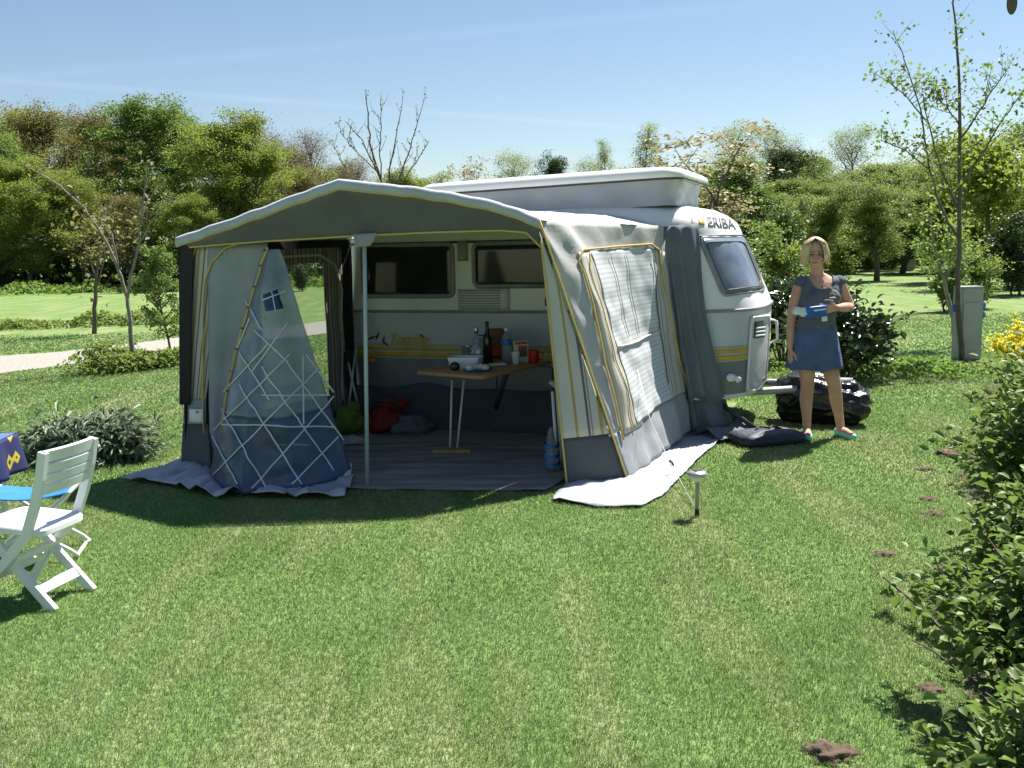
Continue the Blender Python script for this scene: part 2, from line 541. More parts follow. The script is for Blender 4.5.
def grow_grass():
    VS, FS, RN = [], [], []
    base = 0
    # (y0, y1, blades per m2, height, width)
    for y0, y1, dens, h, w in ((2.2, 4.2, 27000, .016, .0014), (4.2, 6.5, 15000, .015, .0021), (6.5, 9.5, 6000, .016, .0042), (9.5, 14, 2200, .018, .008), (14, 20, 500, .02, .016)):
        xw = .60 * y1 + 1.9
        n = int((y1 - y0 + 1.2) * 2 * xw * dens)
        x = rng.uniform(-xw, xw, n); y = rng.uniform(y0 - .6, y1 + .6, n)
        keep = (np.abs(x) < .58 * y + 1.9) & (rng.uniform(0, 1, n) < np.clip((y - y0 + .6) / 1.2, 0, 1) * np.clip((y1 + .6 - y) / 1.2, 0, 1))
        x, y = x[keep], y[keep]
        bad = np.zeros(len(x), bool)
        for poly in NO_GRASS: bad |= in_poly(x, y, poly)
        x, y = x[~bad], y[~bad]
        n = len(x)
        ang = rng.uniform(0, 2 * np.pi, n)
        hh = h * rng.uniform(.55, 1.35, n)
        # longer tufts here and there
        tn = np.sin(x * 3.1 + 1.3 * np.sin(y * 2.3)) * np.sin(y * 2.7 + 1.1 * np.sin(x * 1.9))
        hh *= 1 + .35 * np.clip(tn, 0, 1)
        ww = w * rng.uniform(.6, 1.3, n)
        lean = hh * rng.uniform(.2, 1.1, n); la = rng.uniform(0, 2 * np.pi, n)
        dx, dy = np.cos(ang) * ww, np.sin(ang) * ww
        lx, ly = np.cos(la) * lean, np.sin(la) * lean
        V = np.empty((n, 5, 3), np.float32)
        V[:, 0] = np.stack([x - dx, y - dy, np.full(n, -.002)], 1)
        V[:, 1] = np.stack([x + dx, y + dy, np.full(n, -.002)], 1)
        V[:, 2] = np.stack([x + dx * .7 + lx * .35, y + dy * .7 + ly * .35, hh * .6], 1)
        V[:, 3] = np.stack([x - dx * .7 + lx * .35, y - dy * .7 + ly * .35, hh * .6], 1)
        V[:, 4] = np.stack([x + lx, y + ly, hh], 1)
        # quad + triangle as two quads (the tip quad repeats no vertex: use three triangles instead)
        idx = base + np.arange(n)[:, None] * 5
        F = np.concatenate([idx + np.array([0, 1, 2]), idx + np.array([0, 2, 3]), idx + np.array([3, 2, 4])], 0)
        r = rng.uniform(0, 1, n)
        VS.append(V.reshape(-1, 3)); FS.append(F); RN.append(np.concatenate([r, r, r]))
        base += n * 5
    o = fast_mesh('lawn_grass', np.concatenate(VS), np.concatenate(FS), M['blade'], rnd=np.concatenate(RN))
    tag(o, 'short mown grass of the sunlit campsite lawn', 'grass', kind='stuff')

# ------------------------------------------------------------------ vegetation
L = {}
L['yellowgreen'] = leaf_mat('leaf_yellowgreen', (.10, .145, .024), (.225, .27, .05), 0.5)
L['green'] = leaf_mat('leaf_green', (.07, .125, .028), (.165, .24, .052), 0.5)
L['olive'] = leaf_mat('leaf_olive', (.10, .105, .033), (.20, .18, .06), 0.5)
L['brown'] = leaf_mat('leaf_brown', (0.119, 0.084, 0.063), (0.21, 0.161, 0.105), 0.3)
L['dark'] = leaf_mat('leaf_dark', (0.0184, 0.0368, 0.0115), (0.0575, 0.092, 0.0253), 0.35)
L['birch'] = leaf_mat('leaf_birch', (0.14, 0.182, 0.091), (0.266, 0.308, 0.14), 0.5)
L['mid'] = leaf_mat('leaf_mid', (.075, .125, .028), (.20, .26, .062), 0.5)
L['red'] = leaf_mat('leaf_red', (.13, .10, .05), (.23, .21, .10), 0.5)
L['pink'] = leaf_mat('leaf_pink', (0.308, 0.154, 0.126), (0.588, 0.406, 0.308), 0.5)
L['blush'] = leaf_mat('leaf_blush', (.15, .13, .06), (.34, .29, .17), .4)
L['gloss'] = leaf_mat('leaf_gloss', (0.0253, 0.046, 0.0161), (0.069, 0.109, 0.0345), 0.15, .22, .7)
L['silver'] = leaf_mat('leaf_silver', (.07, .115, .055), (.24, .30, .21), 0.25, .5, .5)
L['bush'] = leaf_mat('leaf_bush', (.065, .115, .028), (.185, .27, .07), 0.35, .5, .3)
L['yellow'] = leaf_mat('leaf_yellow_flower', (.46, .42, .03), (.78, .68, .05), 0.3)
L['weed'] = leaf_mat('leaf_weed', (0.084, 0.154, 0.028), (0.182, 0.28, 0.056), 0.5)

def leaves(name, C, size, mat_, parent=None, up=.25, aspect=.62, fold=.18, rnd=None, size_var=.45, droop=0.0, shape='diamond', dirs=None):
    C = np.asarray(C, float); n = len(C)
    nm = rng.normal(size=(n, 3)); nm /= np.linalg.norm(nm, axis=1)[:, None]
    nm[:, 2] = np.abs(nm[:, 2]) + up
    nm /= np.linalg.norm(nm, axis=1)[:, None]
    t = rng.normal(size=(n, 3)) if dirs is None else np.asarray(dirs, float) + rng.normal(size=(n, 3)) * .35
    t[:, 2] -= droop
    t -= nm * (t * nm).sum(1)[:, None]
    t /= np.linalg.norm(t, axis=1)[:, None] + 1e-9
    b = np.cross(nm, t)
    s = (size * rng.uniform(1 - size_var, 1 + size_var, n))[:, None]
    r = rng.uniform(0, 1, n) if rnd is None else rnd
    if shape == 'diamond':
        V = np.stack([C - t * s * .5, C + b * s * aspect * .5 + nm * s * fold, C + t * s * .5, C - b * s * aspect * .5 + nm * s * fold], 1)
        i = np.arange(n)[:, None] * 4
        F = np.concatenate([i + np.array([0, 1, 2]), i + np.array([0, 2, 3])], 0)
        rr = np.concatenate([r, r])
    else:   # a pointed oval leaf, folded along its midrib
        w = s * aspect * .5
        pts = [C - t * s * .5,
               C - t * s * .22 + b * w * .85 + nm * s * fold * .8, C + t * s * .12 + b * w + nm * s * fold, C + t * s * .55 - nm * s * .1,
               C + t * s * .12 - b * w + nm * s * fold, C - t * s * .22 - b * w * .85 + nm * s * fold * .8, C + t * s * .05]
        V = np.stack(pts, 1)
        i = np.arange(n)[:, None] * 7
        tris = [(0, 1, 6), (1, 2, 6), (2, 3, 6), (3, 4, 6), (4, 5, 6), (5, 0, 6)]
        F = np.concatenate([i + np.array(q) for q in tris], 0)
        rr = np.tile(r, 6)
    return fast_mesh(name, V.reshape(-1, 3), F, mat_, parent, rnd=rr)

def curve_pts(p0, d, ln, n, wander, lift, rs):
    p = Vector(p0); d = Vector(d).normalized(); pts = [p.copy()]
    for i in range(n):
        d = (d + Vector((rs.uniform(-1, 1), rs.uniform(-1, 1), rs.uniform(-.6, .6))) * wander + Vector((0, 0, lift))).normalized()
        p = p + d * (ln / n); pts.append(p.copy())
    return pts

def make_tree(name, seed, h=9.0, spread=3.0, crown0=.25, limbs=22, leaf='green', leaf_size=.2, n_leaves=7000, clump=.55, bark='bark', trunk_r=.16, shape='round', lift=.06, tips_per=5, trunk_tag='trunk', local_empty=None, clump_var=.4, stems=1):
    """one tree: an Empty at its foot, trunk with limbs, and a crown of leaf clumps at the limb ends"""
    rs = random.Random(seed)
    root = local_empty or empty(name, (0, 0, 0), local=True)
    tb = MB(); tips = []
    for st in range(stems):
        lean = Vector((rs.uniform(-.12, .12), rs.uniform(-.12, .12), 1)) if stems == 1 else Vector((rs.uniform(-.35, .35), rs.uniform(-.35, .35), 1))
        th = h * (.9 if st == 0 else rs.uniform(.6, .85))
        trunk = curve_pts((rs.uniform(-.05, .05) * (stems > 1) * 4, rs.uniform(-.05, .05) * (stems > 1) * 4, -.05), lean, th, 9, .07, .05, rs)
        tb.tube(trunk, [trunk_r * (1 - .88 * i / 9) for i in range(10)], 8)
        nl = max(3, limbs // stems)
        for i in range(nl):
            f = crown0 + (.97 - crown0) * ((i + .5) / nl)
            k = f * 9; a = int(k); p = trunk[a].lerp(trunk[min(a + 1, 9)], k - a)
            az = i * 2.399 + rs.uniform(-.5, .5)
            g = (f - crown0) / (1 - crown0)
            if shape == 'round': ln = spread * (math.sqrt(max(.05, 1 - (2 * g - .85) ** 2 * .75)))
            elif shape == 'cone': ln = spread * (1.05 - .85 * g)
            elif shape == 'vase': ln = spread * (.45 + .6 * g)
            else: ln = spread * (.7 - .25 * abs(2 * g - 1))
            ln *= rs.uniform(.7, 1.2)
            el = {'round': .25 + .9 * g, 'cone': .15 + .6 * g, 'vase': .9 + .4 * g}.get(shape, 1.0 + .3 * g)
            d = Vector((math.cos(az) * math.cos(el), math.sin(az) * math.cos(el), math.sin(el)))
            lp = curve_pts(p, d, ln, 5, .22, lift, rs)
            r0 = trunk_r * (1 - .85 * f) * .6 + .012
            tb.tube(lp, [r0 * (1 - .8 * q / 5) for q in range(6)], 5)
            for q in range(tips_per):
                a = rs.choice([2, 3, 4, 5, 5])
                d2 = Vector((rs.gauss(0, 1), rs.gauss(0, 1), rs.gauss(.3, .7)))
                sp = curve_pts(lp[a], d2, ln * rs.uniform(.18, .42), 3, .3, lift, rs)
                tb.tube(sp, [r0 * .3, r0 * .22, r0 * .16, r0 * .08], 4, cap=False)
                tips.append((sp[-1], rs.uniform(1 - clump_var, 1 + clump_var)))
                if rs.random() < .5: tips.append((sp[1], rs.uniform(1 - clump_var, 1 + clump_var) * .8))
    tb.build(trunk_tag, M[bark], root)
    if n_leaves:
        w = np.array([t[1] ** 2 for t in tips]); w /= w.sum()
        cnt = rng.multinomial(n_leaves, w)
        C, rr = [], []
        for (p, s), c in zip(tips, cnt):
            if c == 0: continue
            g = rng.normal(size=(c, 3)); g /= np.linalg.norm(g, axis=1)[:, None]
            g *= ((rng.uniform(0, 1, c) ** .5) * np.where(rng.uniform(0, 1, c) < .15, 1.4, 1.0))[:, None] * clump * s
            g[:, 2] *= .65
            C.append(np.array(p) + g)
            rr.append(np.clip(rng.normal(rs.uniform(.25, .75), .16, c), 0, 1))
        C = np.concatenate(C); C[:, 2] = np.maximum(C[:, 2], .12)
        leaves('crown', C, leaf_size, L[leaf], root, rnd=np.concatenate(rr))
    return root

PROTO_H = {}
USED = set()
def proto(kind):
    if kind in PROTO: return PROTO[kind]
    k = dict(KINDS[kind])
    PROTO[kind] = make_tree(k.pop('name'), **k)
    zmax = max(v.co.z for ch in PROTO[kind].children for v in ch.data.vertices)
    PROTO_H[kind] = zmax
    return PROTO[kind]
PROTO = {}
KINDS = {
    'oak_yellow':  dict(name='oak_tree', seed=1, h=9.5, spread=3.1, leaf='yellowgreen', leaf_size=0.114, n_leaves=41325, clump=.62, limbs=30, crown0=.16),
    'oak_yellow_b': dict(name='oak_tree', seed=21, h=9.0, spread=3.3, leaf='yellowgreen', leaf_size=0.114, n_leaves=35815, clump=.66, limbs=26, crown0=.22),
    'oak_green':   dict(name='broadleaf_tree', seed=2, h=10, spread=3.3, leaf='green', leaf_size=0.114, n_leaves=44080, clump=.7, limbs=30, crown0=.16),
    'oak_green_b': dict(name='broadleaf_tree', seed=22, h=10, spread=3.0, leaf='green', leaf_size=0.109, n_leaves=38570, clump=.6, limbs=28, crown0=.2),
    'oak_olive':   dict(name='budding_tree', seed=3, h=9.5, spread=3.0, leaf='olive', leaf_size=0.093, n_leaves=30305, clump=.66, limbs=30, crown0=.2, tips_per=7),
    'twiggy':      dict(name='budding_tree', seed=4, h=9.5, spread=2.7, leaf='brown', leaf_size=0.060, n_leaves=17907, clump=.75, limbs=34, crown0=.2, tips_per=10),
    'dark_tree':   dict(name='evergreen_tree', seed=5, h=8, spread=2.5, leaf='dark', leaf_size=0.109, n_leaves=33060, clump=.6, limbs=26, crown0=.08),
    'birch':       dict(name='birch_tree', seed=6, h=9, spread=1.7, leaf='birch', leaf_size=0.066, n_leaves=13775, clump=.5, limbs=28, crown0=.2, shape='cone', bark='bark_pale', trunk_r=.11, tips_per=7, lift=-.02),
    'birch_b':     dict(name='birch_tree', seed=26, h=9, spread=2.1, leaf='birch', leaf_size=0.066, n_leaves=16530, clump=.55, limbs=28, crown0=.25, shape='round', bark='bark_pale', trunk_r=.11, tips_per=7, lift=.0),
    'mid_tree':    dict(name='hedgerow_tree', seed=7, h=7.5, spread=2.3, leaf='mid', leaf_size=0.093, n_leaves=35815, clump=.5, limbs=28, crown0=.1),
    'mid_tree_b':  dict(name='hedgerow_tree', seed=27, h=7.5, spread=2.5, leaf='mid', leaf_size=0.087, n_leaves=33060, clump=.5, limbs=30, crown0=.12, shape='vase'),
    'maple':       dict(name='young_maple', seed=8, h=6.5, spread=1.8, leaf='bush', leaf_size=0.093, n_leaves=23417, clump=.42, limbs=26, crown0=.12, shape='cone', tips_per=6),
    'small_green': dict(name='small_tree', seed=9, h=3.0, spread=.95, leaf='bush', leaf_size=.085, n_leaves=4200, clump=.2, limbs=20, crown0=.22, trunk_r=.045),
    'orchard':     dict(name='orchard_tree', seed=10, h=5.0, spread=2.4, leaf='mid', leaf_size=0.070, n_leaves=24795, clump=.42, limbs=22, crown0=.25, shape='vase', trunk_r=.13),
    'pink_tree':   dict(name='blossom_tree', seed=12, h=5.0, spread=1.7, leaf='blush', leaf_size=.085, n_leaves=2400, clump=.3, limbs=16, crown0=.3, shape='vase', trunk_r=.07, bark='bark_red'),
    'pink_open':   dict(name='blossom_tree', seed=13, h=4.2, stems=3, spread=2.0, leaf='blush', leaf_size=.09, n_leaves=3400, clump=.26, limbs=16, crown0=.3, shape='vase', trunk_r=.06, bark='bark_red'),
    'shrub':       dict(name='garden_shrub', seed=14, h=1.6, spread=.85, leaf='bush', leaf_size=.10, n_leaves=3000, clump=.26, limbs=16, crown0=.05, shape='vase', trunk_r=.03, stems=3),
    'shrub_dark':  dict(name='evergreen_shrub', seed=15, h=1.7, spread=.95, leaf='dark', leaf_size=.11, n_leaves=4200, clump=.3, limbs=18, crown0=.04, shape='vase', trunk_r=.03, stems=3),
    'shrub_olive': dict(name='garden_shrub', seed=16, h=1.8, spread=.9, leaf='mid', leaf_size=.09, n_leaves=3400, clump=.28, limbs=18, crown0=.05, shape='vase', trunk_r=.03, stems=3),
}
def plant(kind, u, v, Y, label, cat='tree', wide=1.0, group=None, base_v=None, h=None):
    """stand a tree of this kind at depth Y under pixel column u, as tall as pixel row v says"""
    p = proto(kind)
    P = at(u, v, Y)
    hh = h if h else P.z
    if kind in USED:
        o = copy_tree(p)
    else:
        o = p; USED.add(kind)
    s = hh / PROTO_H[kind]
    o.location = (P.x, P.y, 0)
    o.scale = (s * wide, s * wide, s)
    o.rotation_euler = (0, 0, rng.uniform(0, 6.28))
    tag(o, label, cat, group)
    return o

wl = 'trees of the wood behind the drive'
wood = [
 # the wood on the left
 ('oak_green', -30, 118, 47, 'green tree cut by the left edge of the picture', 1.2),
 ('oak_olive', 42, 98, 52, 'olive brown budding tree near the left end of the wood', 1.15),
 ('oak_yellow', 18, 150, 44, 'low yellow green tree in front of the wood at far left', 1.25),
 ('oak_olive', 92, 102, 54, 'tall brownish tree between the olive and the greenest crown', 1.0),
 ('oak_green_b', 132, 89, 49, 'tallest and greenest tree of the wood', 1.15),
 ('oak_green', 168, 100, 53, 'dark green tree just right of the tallest crown', .9),
 ('oak_yellow_b', 205, 108, 46, 'yellow green oak with gaps showing its dark limbs', 1.1),
 ('twiggy', 262, 106, 55, 'grey brown twiggy tree almost bare above the yellow oaks', 1.15),
 ('oak_yellow', 250, 136, 45, 'rounded yellow green oak above the left slope of the awning', 1.15),
 ('twiggy', 312, 119, 54, 'brown twiggy tree rising right of the rounded oak', 1.0),
 ('oak_olive', 300, 160, 47, 'low olive tree right of the rounded yellow oak', 1.0),
 ('twiggy', 345, 150, 50, 'low brown tree behind the awning peak', .9),
 ('oak_yellow_b', 425, 166, 52, 'low yellow green tree right of the bare sapling', 1.2),
 ('oak_olive', 385, 172, 55, 'low olive tree behind the bare sapling', 1.2),
 ('oak_yellow_b', 75, 165, 45, 'yellowish tree under the olive crowns at left', 1.1),
 ('oak_olive', 125, 190, 44, 'short brown tree under the tallest green crown', 1.2),
 ('oak_yellow', 190, 190, 42, 'short yellow tree beside the left edge of the awning', 1.1),
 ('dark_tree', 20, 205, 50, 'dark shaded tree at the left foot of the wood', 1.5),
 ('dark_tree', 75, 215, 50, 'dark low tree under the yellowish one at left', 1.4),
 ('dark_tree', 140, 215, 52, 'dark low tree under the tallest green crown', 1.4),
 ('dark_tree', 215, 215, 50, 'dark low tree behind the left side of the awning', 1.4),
 ('oak_yellow_b', 15, 112, 58, 'yellow green tree far back at the left end of the wood', 1.4),
 ('oak_green_b', 70, 118, 60, 'green tree far back between the two olive crowns', 1.4),
 ('oak_yellow', 175, 125, 60, 'yellow green tree far back behind the tallest crown', 1.4),
 ('oak_olive', 240, 128, 60, 'olive tree far back behind the yellow oak with gaps', 1.3),
 ('oak_yellow', 290, 140, 58, 'yellow green tree far back behind the twiggy trees', 1.3),
 ('oak_olive', 335, 158, 60, 'olive tree far back behind the awning peak', 1.3),
 ('oak_green', 5, 170, 46, 'green lower tree at the left edge before the wood', 1.2),
 ('twiggy', 285, 128, 50, 'thin brown twiggy tree between the rounded oak and the awning peak', 1.0),
 # behind the caravan
 ('pink_tree', 471, 153, 24, 'small pink leaved tree showing above the left end of the raised roof', 1.0),
 ('birch_b', 512, 145, 46, 'pale green tree above the left half of the raised roof', 1.2),
 ('dark_tree', 556, 147, 44, 'dark pointed tree above the middle of the raised roof', .6),
 ('birch_b', 592, 153, 47, 'faint low tree above the raised roof left of the tall birch', 1.0),
 ('birch', 637, 119, 50, 'tall slim blue green birch above the raised roof', 1.0),
 ('birch', 612, 137, 52, 'shorter birch leaning on the left of the tall slim one', .8),
 ('pink_open', 682, 121, 22, 'open spreading tree with reddish young leaves above the roof end', 1.75),
 # right of the caravan
 ('birch_b', 737, 118, 44, 'tall feathery tree nearest the caravan front', 1.08),
 ('birch_b', 775, 120, 46, 'tall feathery tree right of the one nearest the caravan', 1.08),
 ('maple', 742, 152, 31, 'bright young maple beside the caravan nose', 1.55),
 ('dark_tree', 795, 138, 42, 'dark green tree standing right of the two feathery ones', 0.94),
 ('mid_tree', 715, 180, 36, 'brownish hedge tree half hidden by the caravan roof', 1.35),
 ('mid_tree_b', 835, 155, 46, 'dull green hedge tree behind the woman', 1.49),
 ('mid_tree', 795, 175, 40, 'low hedge tree left of the woman', 1.28),
 ('birch_b', 850, 118, 55, 'pale birch alone against the sky right of the woman', 1.20),
 ('mid_tree', 875, 160, 48, 'bushy tree right of the pale birch', 1.49),
 ('orchard', 880, 165, 36, 'spreading orchard tree with dark forked trunk on the far lawn', 1.55),
 ('mid_tree_b', 915, 150, 50, 'green hedge tree behind the forked sapling', 1.49),
 ('orchard', 945, 150, 34, 'wide light green tree directly behind the forked sapling', 1.35),
 ('oak_yellow_b', 985, 130, 42, 'large light green tree right of the forked sapling', 1.35),
 ('mid_tree', 1040, 110, 40, 'green tree cut by the right edge of the picture', 1.62),
 ('oak_green_b', 1030, 165, 30, 'darker tree low at the right edge', 1.22),
 ('mid_tree', 760, 190, 33, 'broad dull green tree low behind the caravan window', 1.76),
 ('mid_tree_b', 815, 170, 38, 'rounded dull green tree behind the left shoulder of the woman', 1.69),
 ('oak_green_b', 700, 165, 45, 'greenish tree behind the right end of the raised roof', 1.62),
 ('mid_tree', 905, 185, 42, 'low broad hedge tree left of the forked sapling', 1.82),
 ('mid_tree_b', 850, 185, 44, 'low broad hedge tree under the pale birch', 1.82),
 ('oak_yellow_b', 965, 165, 46, 'yellowish tree showing between the stems of the forked sapling', 1.62),
 ('oak_green_b', 790, 150, 56, 'broad green tree far behind the two feathery ones', 1.5),
 ('oak_yellow_b', 830, 165, 58, 'broad yellow green tree far behind the woman', 1.5),
 ('oak_green', 940, 160, 58, 'broad green tree far behind the forked sapling', 1.5),
 ('oak_olive', 890, 170, 60, 'olive tree far behind the orchard tree', 1.5),
 ('oak_green_b', 745, 160, 58, 'broad green tree far behind the caravan nose', 1.5),
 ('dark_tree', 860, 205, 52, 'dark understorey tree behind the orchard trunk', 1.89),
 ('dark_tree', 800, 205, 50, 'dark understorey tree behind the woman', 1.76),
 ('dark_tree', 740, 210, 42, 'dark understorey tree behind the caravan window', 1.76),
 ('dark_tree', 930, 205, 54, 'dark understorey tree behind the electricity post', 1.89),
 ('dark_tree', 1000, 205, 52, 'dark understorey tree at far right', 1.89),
]
for kind, u, v, Y, lab, wd in wood:
    plant(kind, u, v, Y, lab, 'tree', wd, wl if u < 440 else 'trees behind the caravan and far lawn')

shr = [
 ('shrub_dark', 300, 262, 38, 'dark shrub seen through the awning window'),
 ('shrub', 745, 225, 22, 'leafy green shrub just behind the caravan nose', ),
 ('shrub_olive', 775, 215, 25, 'olive shrub left of the woman and behind the camellia'),
 ('shrub_dark', 785, 205, 30, 'dark shrub showing over the woman left shoulder'),
 ('shrub_olive', 840, 215, 40, 'tall olive shrub on the far lawn right of the woman'),
 ('shrub', 868, 240, 45, 'low green shrub under the orchard tree'),
 ('shrub', 892, 243, 47, 'low green shrub beside the small pale post'),
 ('shrub_dark', 930, 238, 44, 'dark low shrub right of the small pale post'),
 ('shrub', 952, 238, 21, 'light green shrub behind the forked sapling'),
 ('shrub_olive', 975, 235, 22, 'olive shrub behind the electricity post'),
 ('shrub_dark', 1018, 205, 26, 'dark shaded shrub at the right edge'),
]
for kind, u, v, Y, lab in shr:
    plant(kind, u, v, Y, lab, 'shrub', 1.15, 'shrubs in the background')
plant('small_green', 163, 236, 15.3, 'small leafy tree beside the left side of the awning', 'tree', .85)

# undergrowth: uncountable low leaves along the foot of the wood and of the hedge
def undergrowth(name, segs, n, h, size, leaf, label):
    C = []
    for (x0, y0, x1, y1, w) in segs:
        k = int(n / len(segs))
        t = rng.uniform(0, 1, k)
        x = x0 + (x1 - x0) * t + rng.normal(0, w, k); y = y0 + (y1 - y0) * t + rng.normal(0, w, k)
        top = h * (.55 + .45 * np.sin(x * 1.7 + y) * np.sin(x * .63 + 2) + .25 * np.sin(x * 5.1))
        z = np.clip(top, .1, None) * rng.uniform(0, 1, k) ** .7
        C.append(np.stack([x, y, z], 1))
    o = leaves(name, np.concatenate(C), size, L[leaf])
    tag(o, label, 'undergrowth', kind='stuff')
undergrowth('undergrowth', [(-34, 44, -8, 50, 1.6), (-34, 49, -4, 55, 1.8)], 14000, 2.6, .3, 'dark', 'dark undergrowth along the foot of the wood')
undergrowth('rough_grass', [(-26, 41, -6, 43, 1.0)], 7000, .5, .16, 'weed', 'rough tall grass and weeds before the wood')
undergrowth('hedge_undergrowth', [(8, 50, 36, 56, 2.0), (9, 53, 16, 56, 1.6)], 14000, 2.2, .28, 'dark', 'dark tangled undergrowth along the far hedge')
undergrowth('bed_plants', [(-11.5, 22.2, -6.6, 23.2, .35)], 2600, .38, .10, 'mid', 'low mixed plants in the bed beyond the drive')
undergrowth('verge_weeds', [tuple(gnd(98, 374)[:2]) + tuple(gnd(178, 364)[:2]) + (.22,)], 4200, .34, .06, 'mid', 'rough weeds along the near side of the drive')
undergrowth('orchard_weeds', [(3.6, 12.0, 5.2, 11.9, .3)], 2600, .2, .06, 'weed', 'long grass around the camellia and the electricity post')

# --- saplings with hand placed stems
def sapling(name, label, base, stems, bark, leaf=None, n=0, size=.07, clump=.1, from_=.35, group=None, Y=None, twigs=10, tw_len=.5, tw_r=.006, seed=3, cat='sapling', lift=.1):
    rs = random.Random(seed)
    root = tag(empty(name, base), label, cat, group)
    tb = MB(); tips = []
    for pts, r0, r1 in stems:
        m = len(pts)
        # smooth the stem
        P = []
        for i in range(m - 1):
            for k in range(4):
                q = pts[i].lerp(pts[i + 1], k / 4)
                P.append(q + Vector((rs.uniform(-1, 1), rs.uniform(-1, 1), 0)) * .012)
        P.append(pts[-1])
        tb.tube(P, [r0 + (r1 - r0) * i / (len(P) - 1) for i in range(len(P))], 7)
        for i in range(twigs):
            f = from_ + (1 - from_) * (i + rs.random()) / twigs
            a = min(int(f * (len(P) - 1)), len(P) - 2)
            p = P[a].lerp(P[a + 1], f * (len(P) - 1) - a)
            d = Vector((rs.uniform(-1, 1), rs.uniform(-1, 1), rs.uniform(.2, 1.1)))
            lp = curve_pts(p, d, tw_len * rs.uniform(.4, 1.1) * (1.15 - .6 * f), 4, .2, lift, rs)
            rr = tw_r * (1.3 - .7 * f)
            tb.tube(lp, [rr, rr * .8, rr * .6, rr * .45, rr * .3], 5, cap=False)
            tips += lp[1:]
        tips += P[int(len(P) * from_):]
    tb.build('trunk', M[bark], root)
    if n:
        idx = rng.integers(0, len(tips), n)
        C = np.array([tips[i] for i in idx]) + rng.normal(0, clump, (n, 3)) * np.array([1, 1, .8])
        leaves('crown', C, size, L[leaf], root, shape='oval')
    return root

def chain(Y, *uv, dy=0.0):
    return [at(u, v, Y + dy * i) for i, (u, v) in enumerate(uv)]

# left: leaning pale limb with a second upright stem, base at (134,370)
b0 = gnd(134, 370); Y0 = b0.y
st = [(
    [b0 - Vector((0, 0, .03))] + chain(Y0, (131, 330), (127, 298), (119, 270), (103, 236), (84, 208), (60, 186), (30, 168), dy=.05), .034, .008),
    (chain(Y0, (127, 298), (133, 268), (139, 240), (142, 212), (146, 180), (147, 160)), .022, .006),
    (chain(Y0, (119, 270), (112, 232), (101, 226), (92, 222)), .014, .005),
    (chain(Y0, (136, 250), (150, 224), (170, 200), (186, 185)), .012, .004)]
sapling('leaning_sapling', 'leaning pale sapling with a long bare limb reaching left by the drive', b0, st, 'bark_pale', 'red', 130, .06, .10, .45, twigs=8, tw_len=.6)
b1 = gnd(94, 334)
sapling('red_sapling', 'thin sapling with reddish young leaves beyond the drive', b1, [([b1] + chain(b1.y, (95, 300), (97, 275), (99, 250), (98, 225)), .05, .012), (chain(b1.y, (98, 285), (106, 255), (113, 225)), .02, .008), (chain(b1.y, (97, 280), (86, 250), (82, 228)), .02, .008)], 'bark', 'olive', 260, .09, .25, .3, twigs=10, tw_len=1.0, seed=5)
# bare sapling behind the awning
Yb = 13.0
bb = at(386, 300, Yb); bb.z = 0
bst = [([bb] + chain(Yb, (387, 240), (388, 205), (381, 178), (371, 150), (368, 120), (366, 90)), 0.0275, 0.0045),
       (chain(Yb, (388, 205), (377, 170), (362, 140), (346, 122)), 0.0132, 0.0030),
       (chain(Yb, (388, 206), (390, 170), (395, 140), (403, 96)), 0.0132, 0.0030),
       (chain(Yb, (389, 204), (403, 170), (412, 140), (424, 100)), 0.0132, 0.0030),
       (chain(Yb, (389, 205), (405, 180), (418, 158), (429, 141)), 0.0110, 0.0030),
       (chain(Yb, (381, 178), (380, 150), (381, 120), (381, 98)), 0.0088, 0.0030),
       (chain(Yb, (377, 172), (355, 150), (343, 136), (338, 122)), 0.0077, 0.0030),
       (chain(Yb, (388, 200), (360, 182), (340, 160), (332, 140)), 0.0077, 0.0030)]
rt = sapling('bare_sapling', 'bare reddish sapling with upright twigs behind the awning peak', bb, bst, 'bark_red', 'red', 420, .026, .010, .3, twigs=8, tw_len=.34, tw_r=.005, seed=8, lift=.25)
# right: tall forked sapling before the electricity post
b2 = gnd(962, 362); Y2 = b2.y
st2 = [([b2 - Vector((0, 0, .03))] + chain(Y2, (958, 300), (959, 240), (960, 180), (960, 120), (958, 60), (954, 15), (952, -30)), .038, .007),
       (chain(Y2, (958, 238), (948, 222), (938, 200), (930, 170), (920, 110), (905, 60), (893, 30)), .020, .004),
       (chain(Y2, (958, 210), (946, 180), (934, 150), (923, 95)), .022, .005),
       (chain(Y2, (960, 185), (985, 150), (1004, 118), (1024, 90)), .016, .004),
       (chain(Y2, (960, 140), (980, 110), (996, 85), (1008, 68)), .013, .004),
       (chain(Y2, (960, 125), (945, 105), (930, 95)), .010, .004),
       (chain(Y2, (930, 170), (905, 150), (880, 140)), .010, .004),
       (chain(Y2, (925, 120), (905, 95), (882, 78)), .010, .004)]
sapling('forked_sapling', 'tall forked sapling with sparse young leaves before the electricity post', b2, st2, 'bark', 'mid', 1250, .052, .085, .3, twigs=12, tw_len=.55, seed=11)
b3 = gnd(957, 347)
sapling('thin_sapling', 'thin grey sapling leaning left just behind the electricity post', b3, [([b3] + chain(b3.y, (954, 322), (949, 298), (941, 270), (934, 245), (930, 215)), .045, .012), (chain(b3.y, (945, 284), (950, 262), (951, 235)), .02, .008)], 'bark_pale', 'mid', 500, .06, .14, .5, twigs=9, tw_len=.7, seed=12)
b4 = gnd(988, 272)
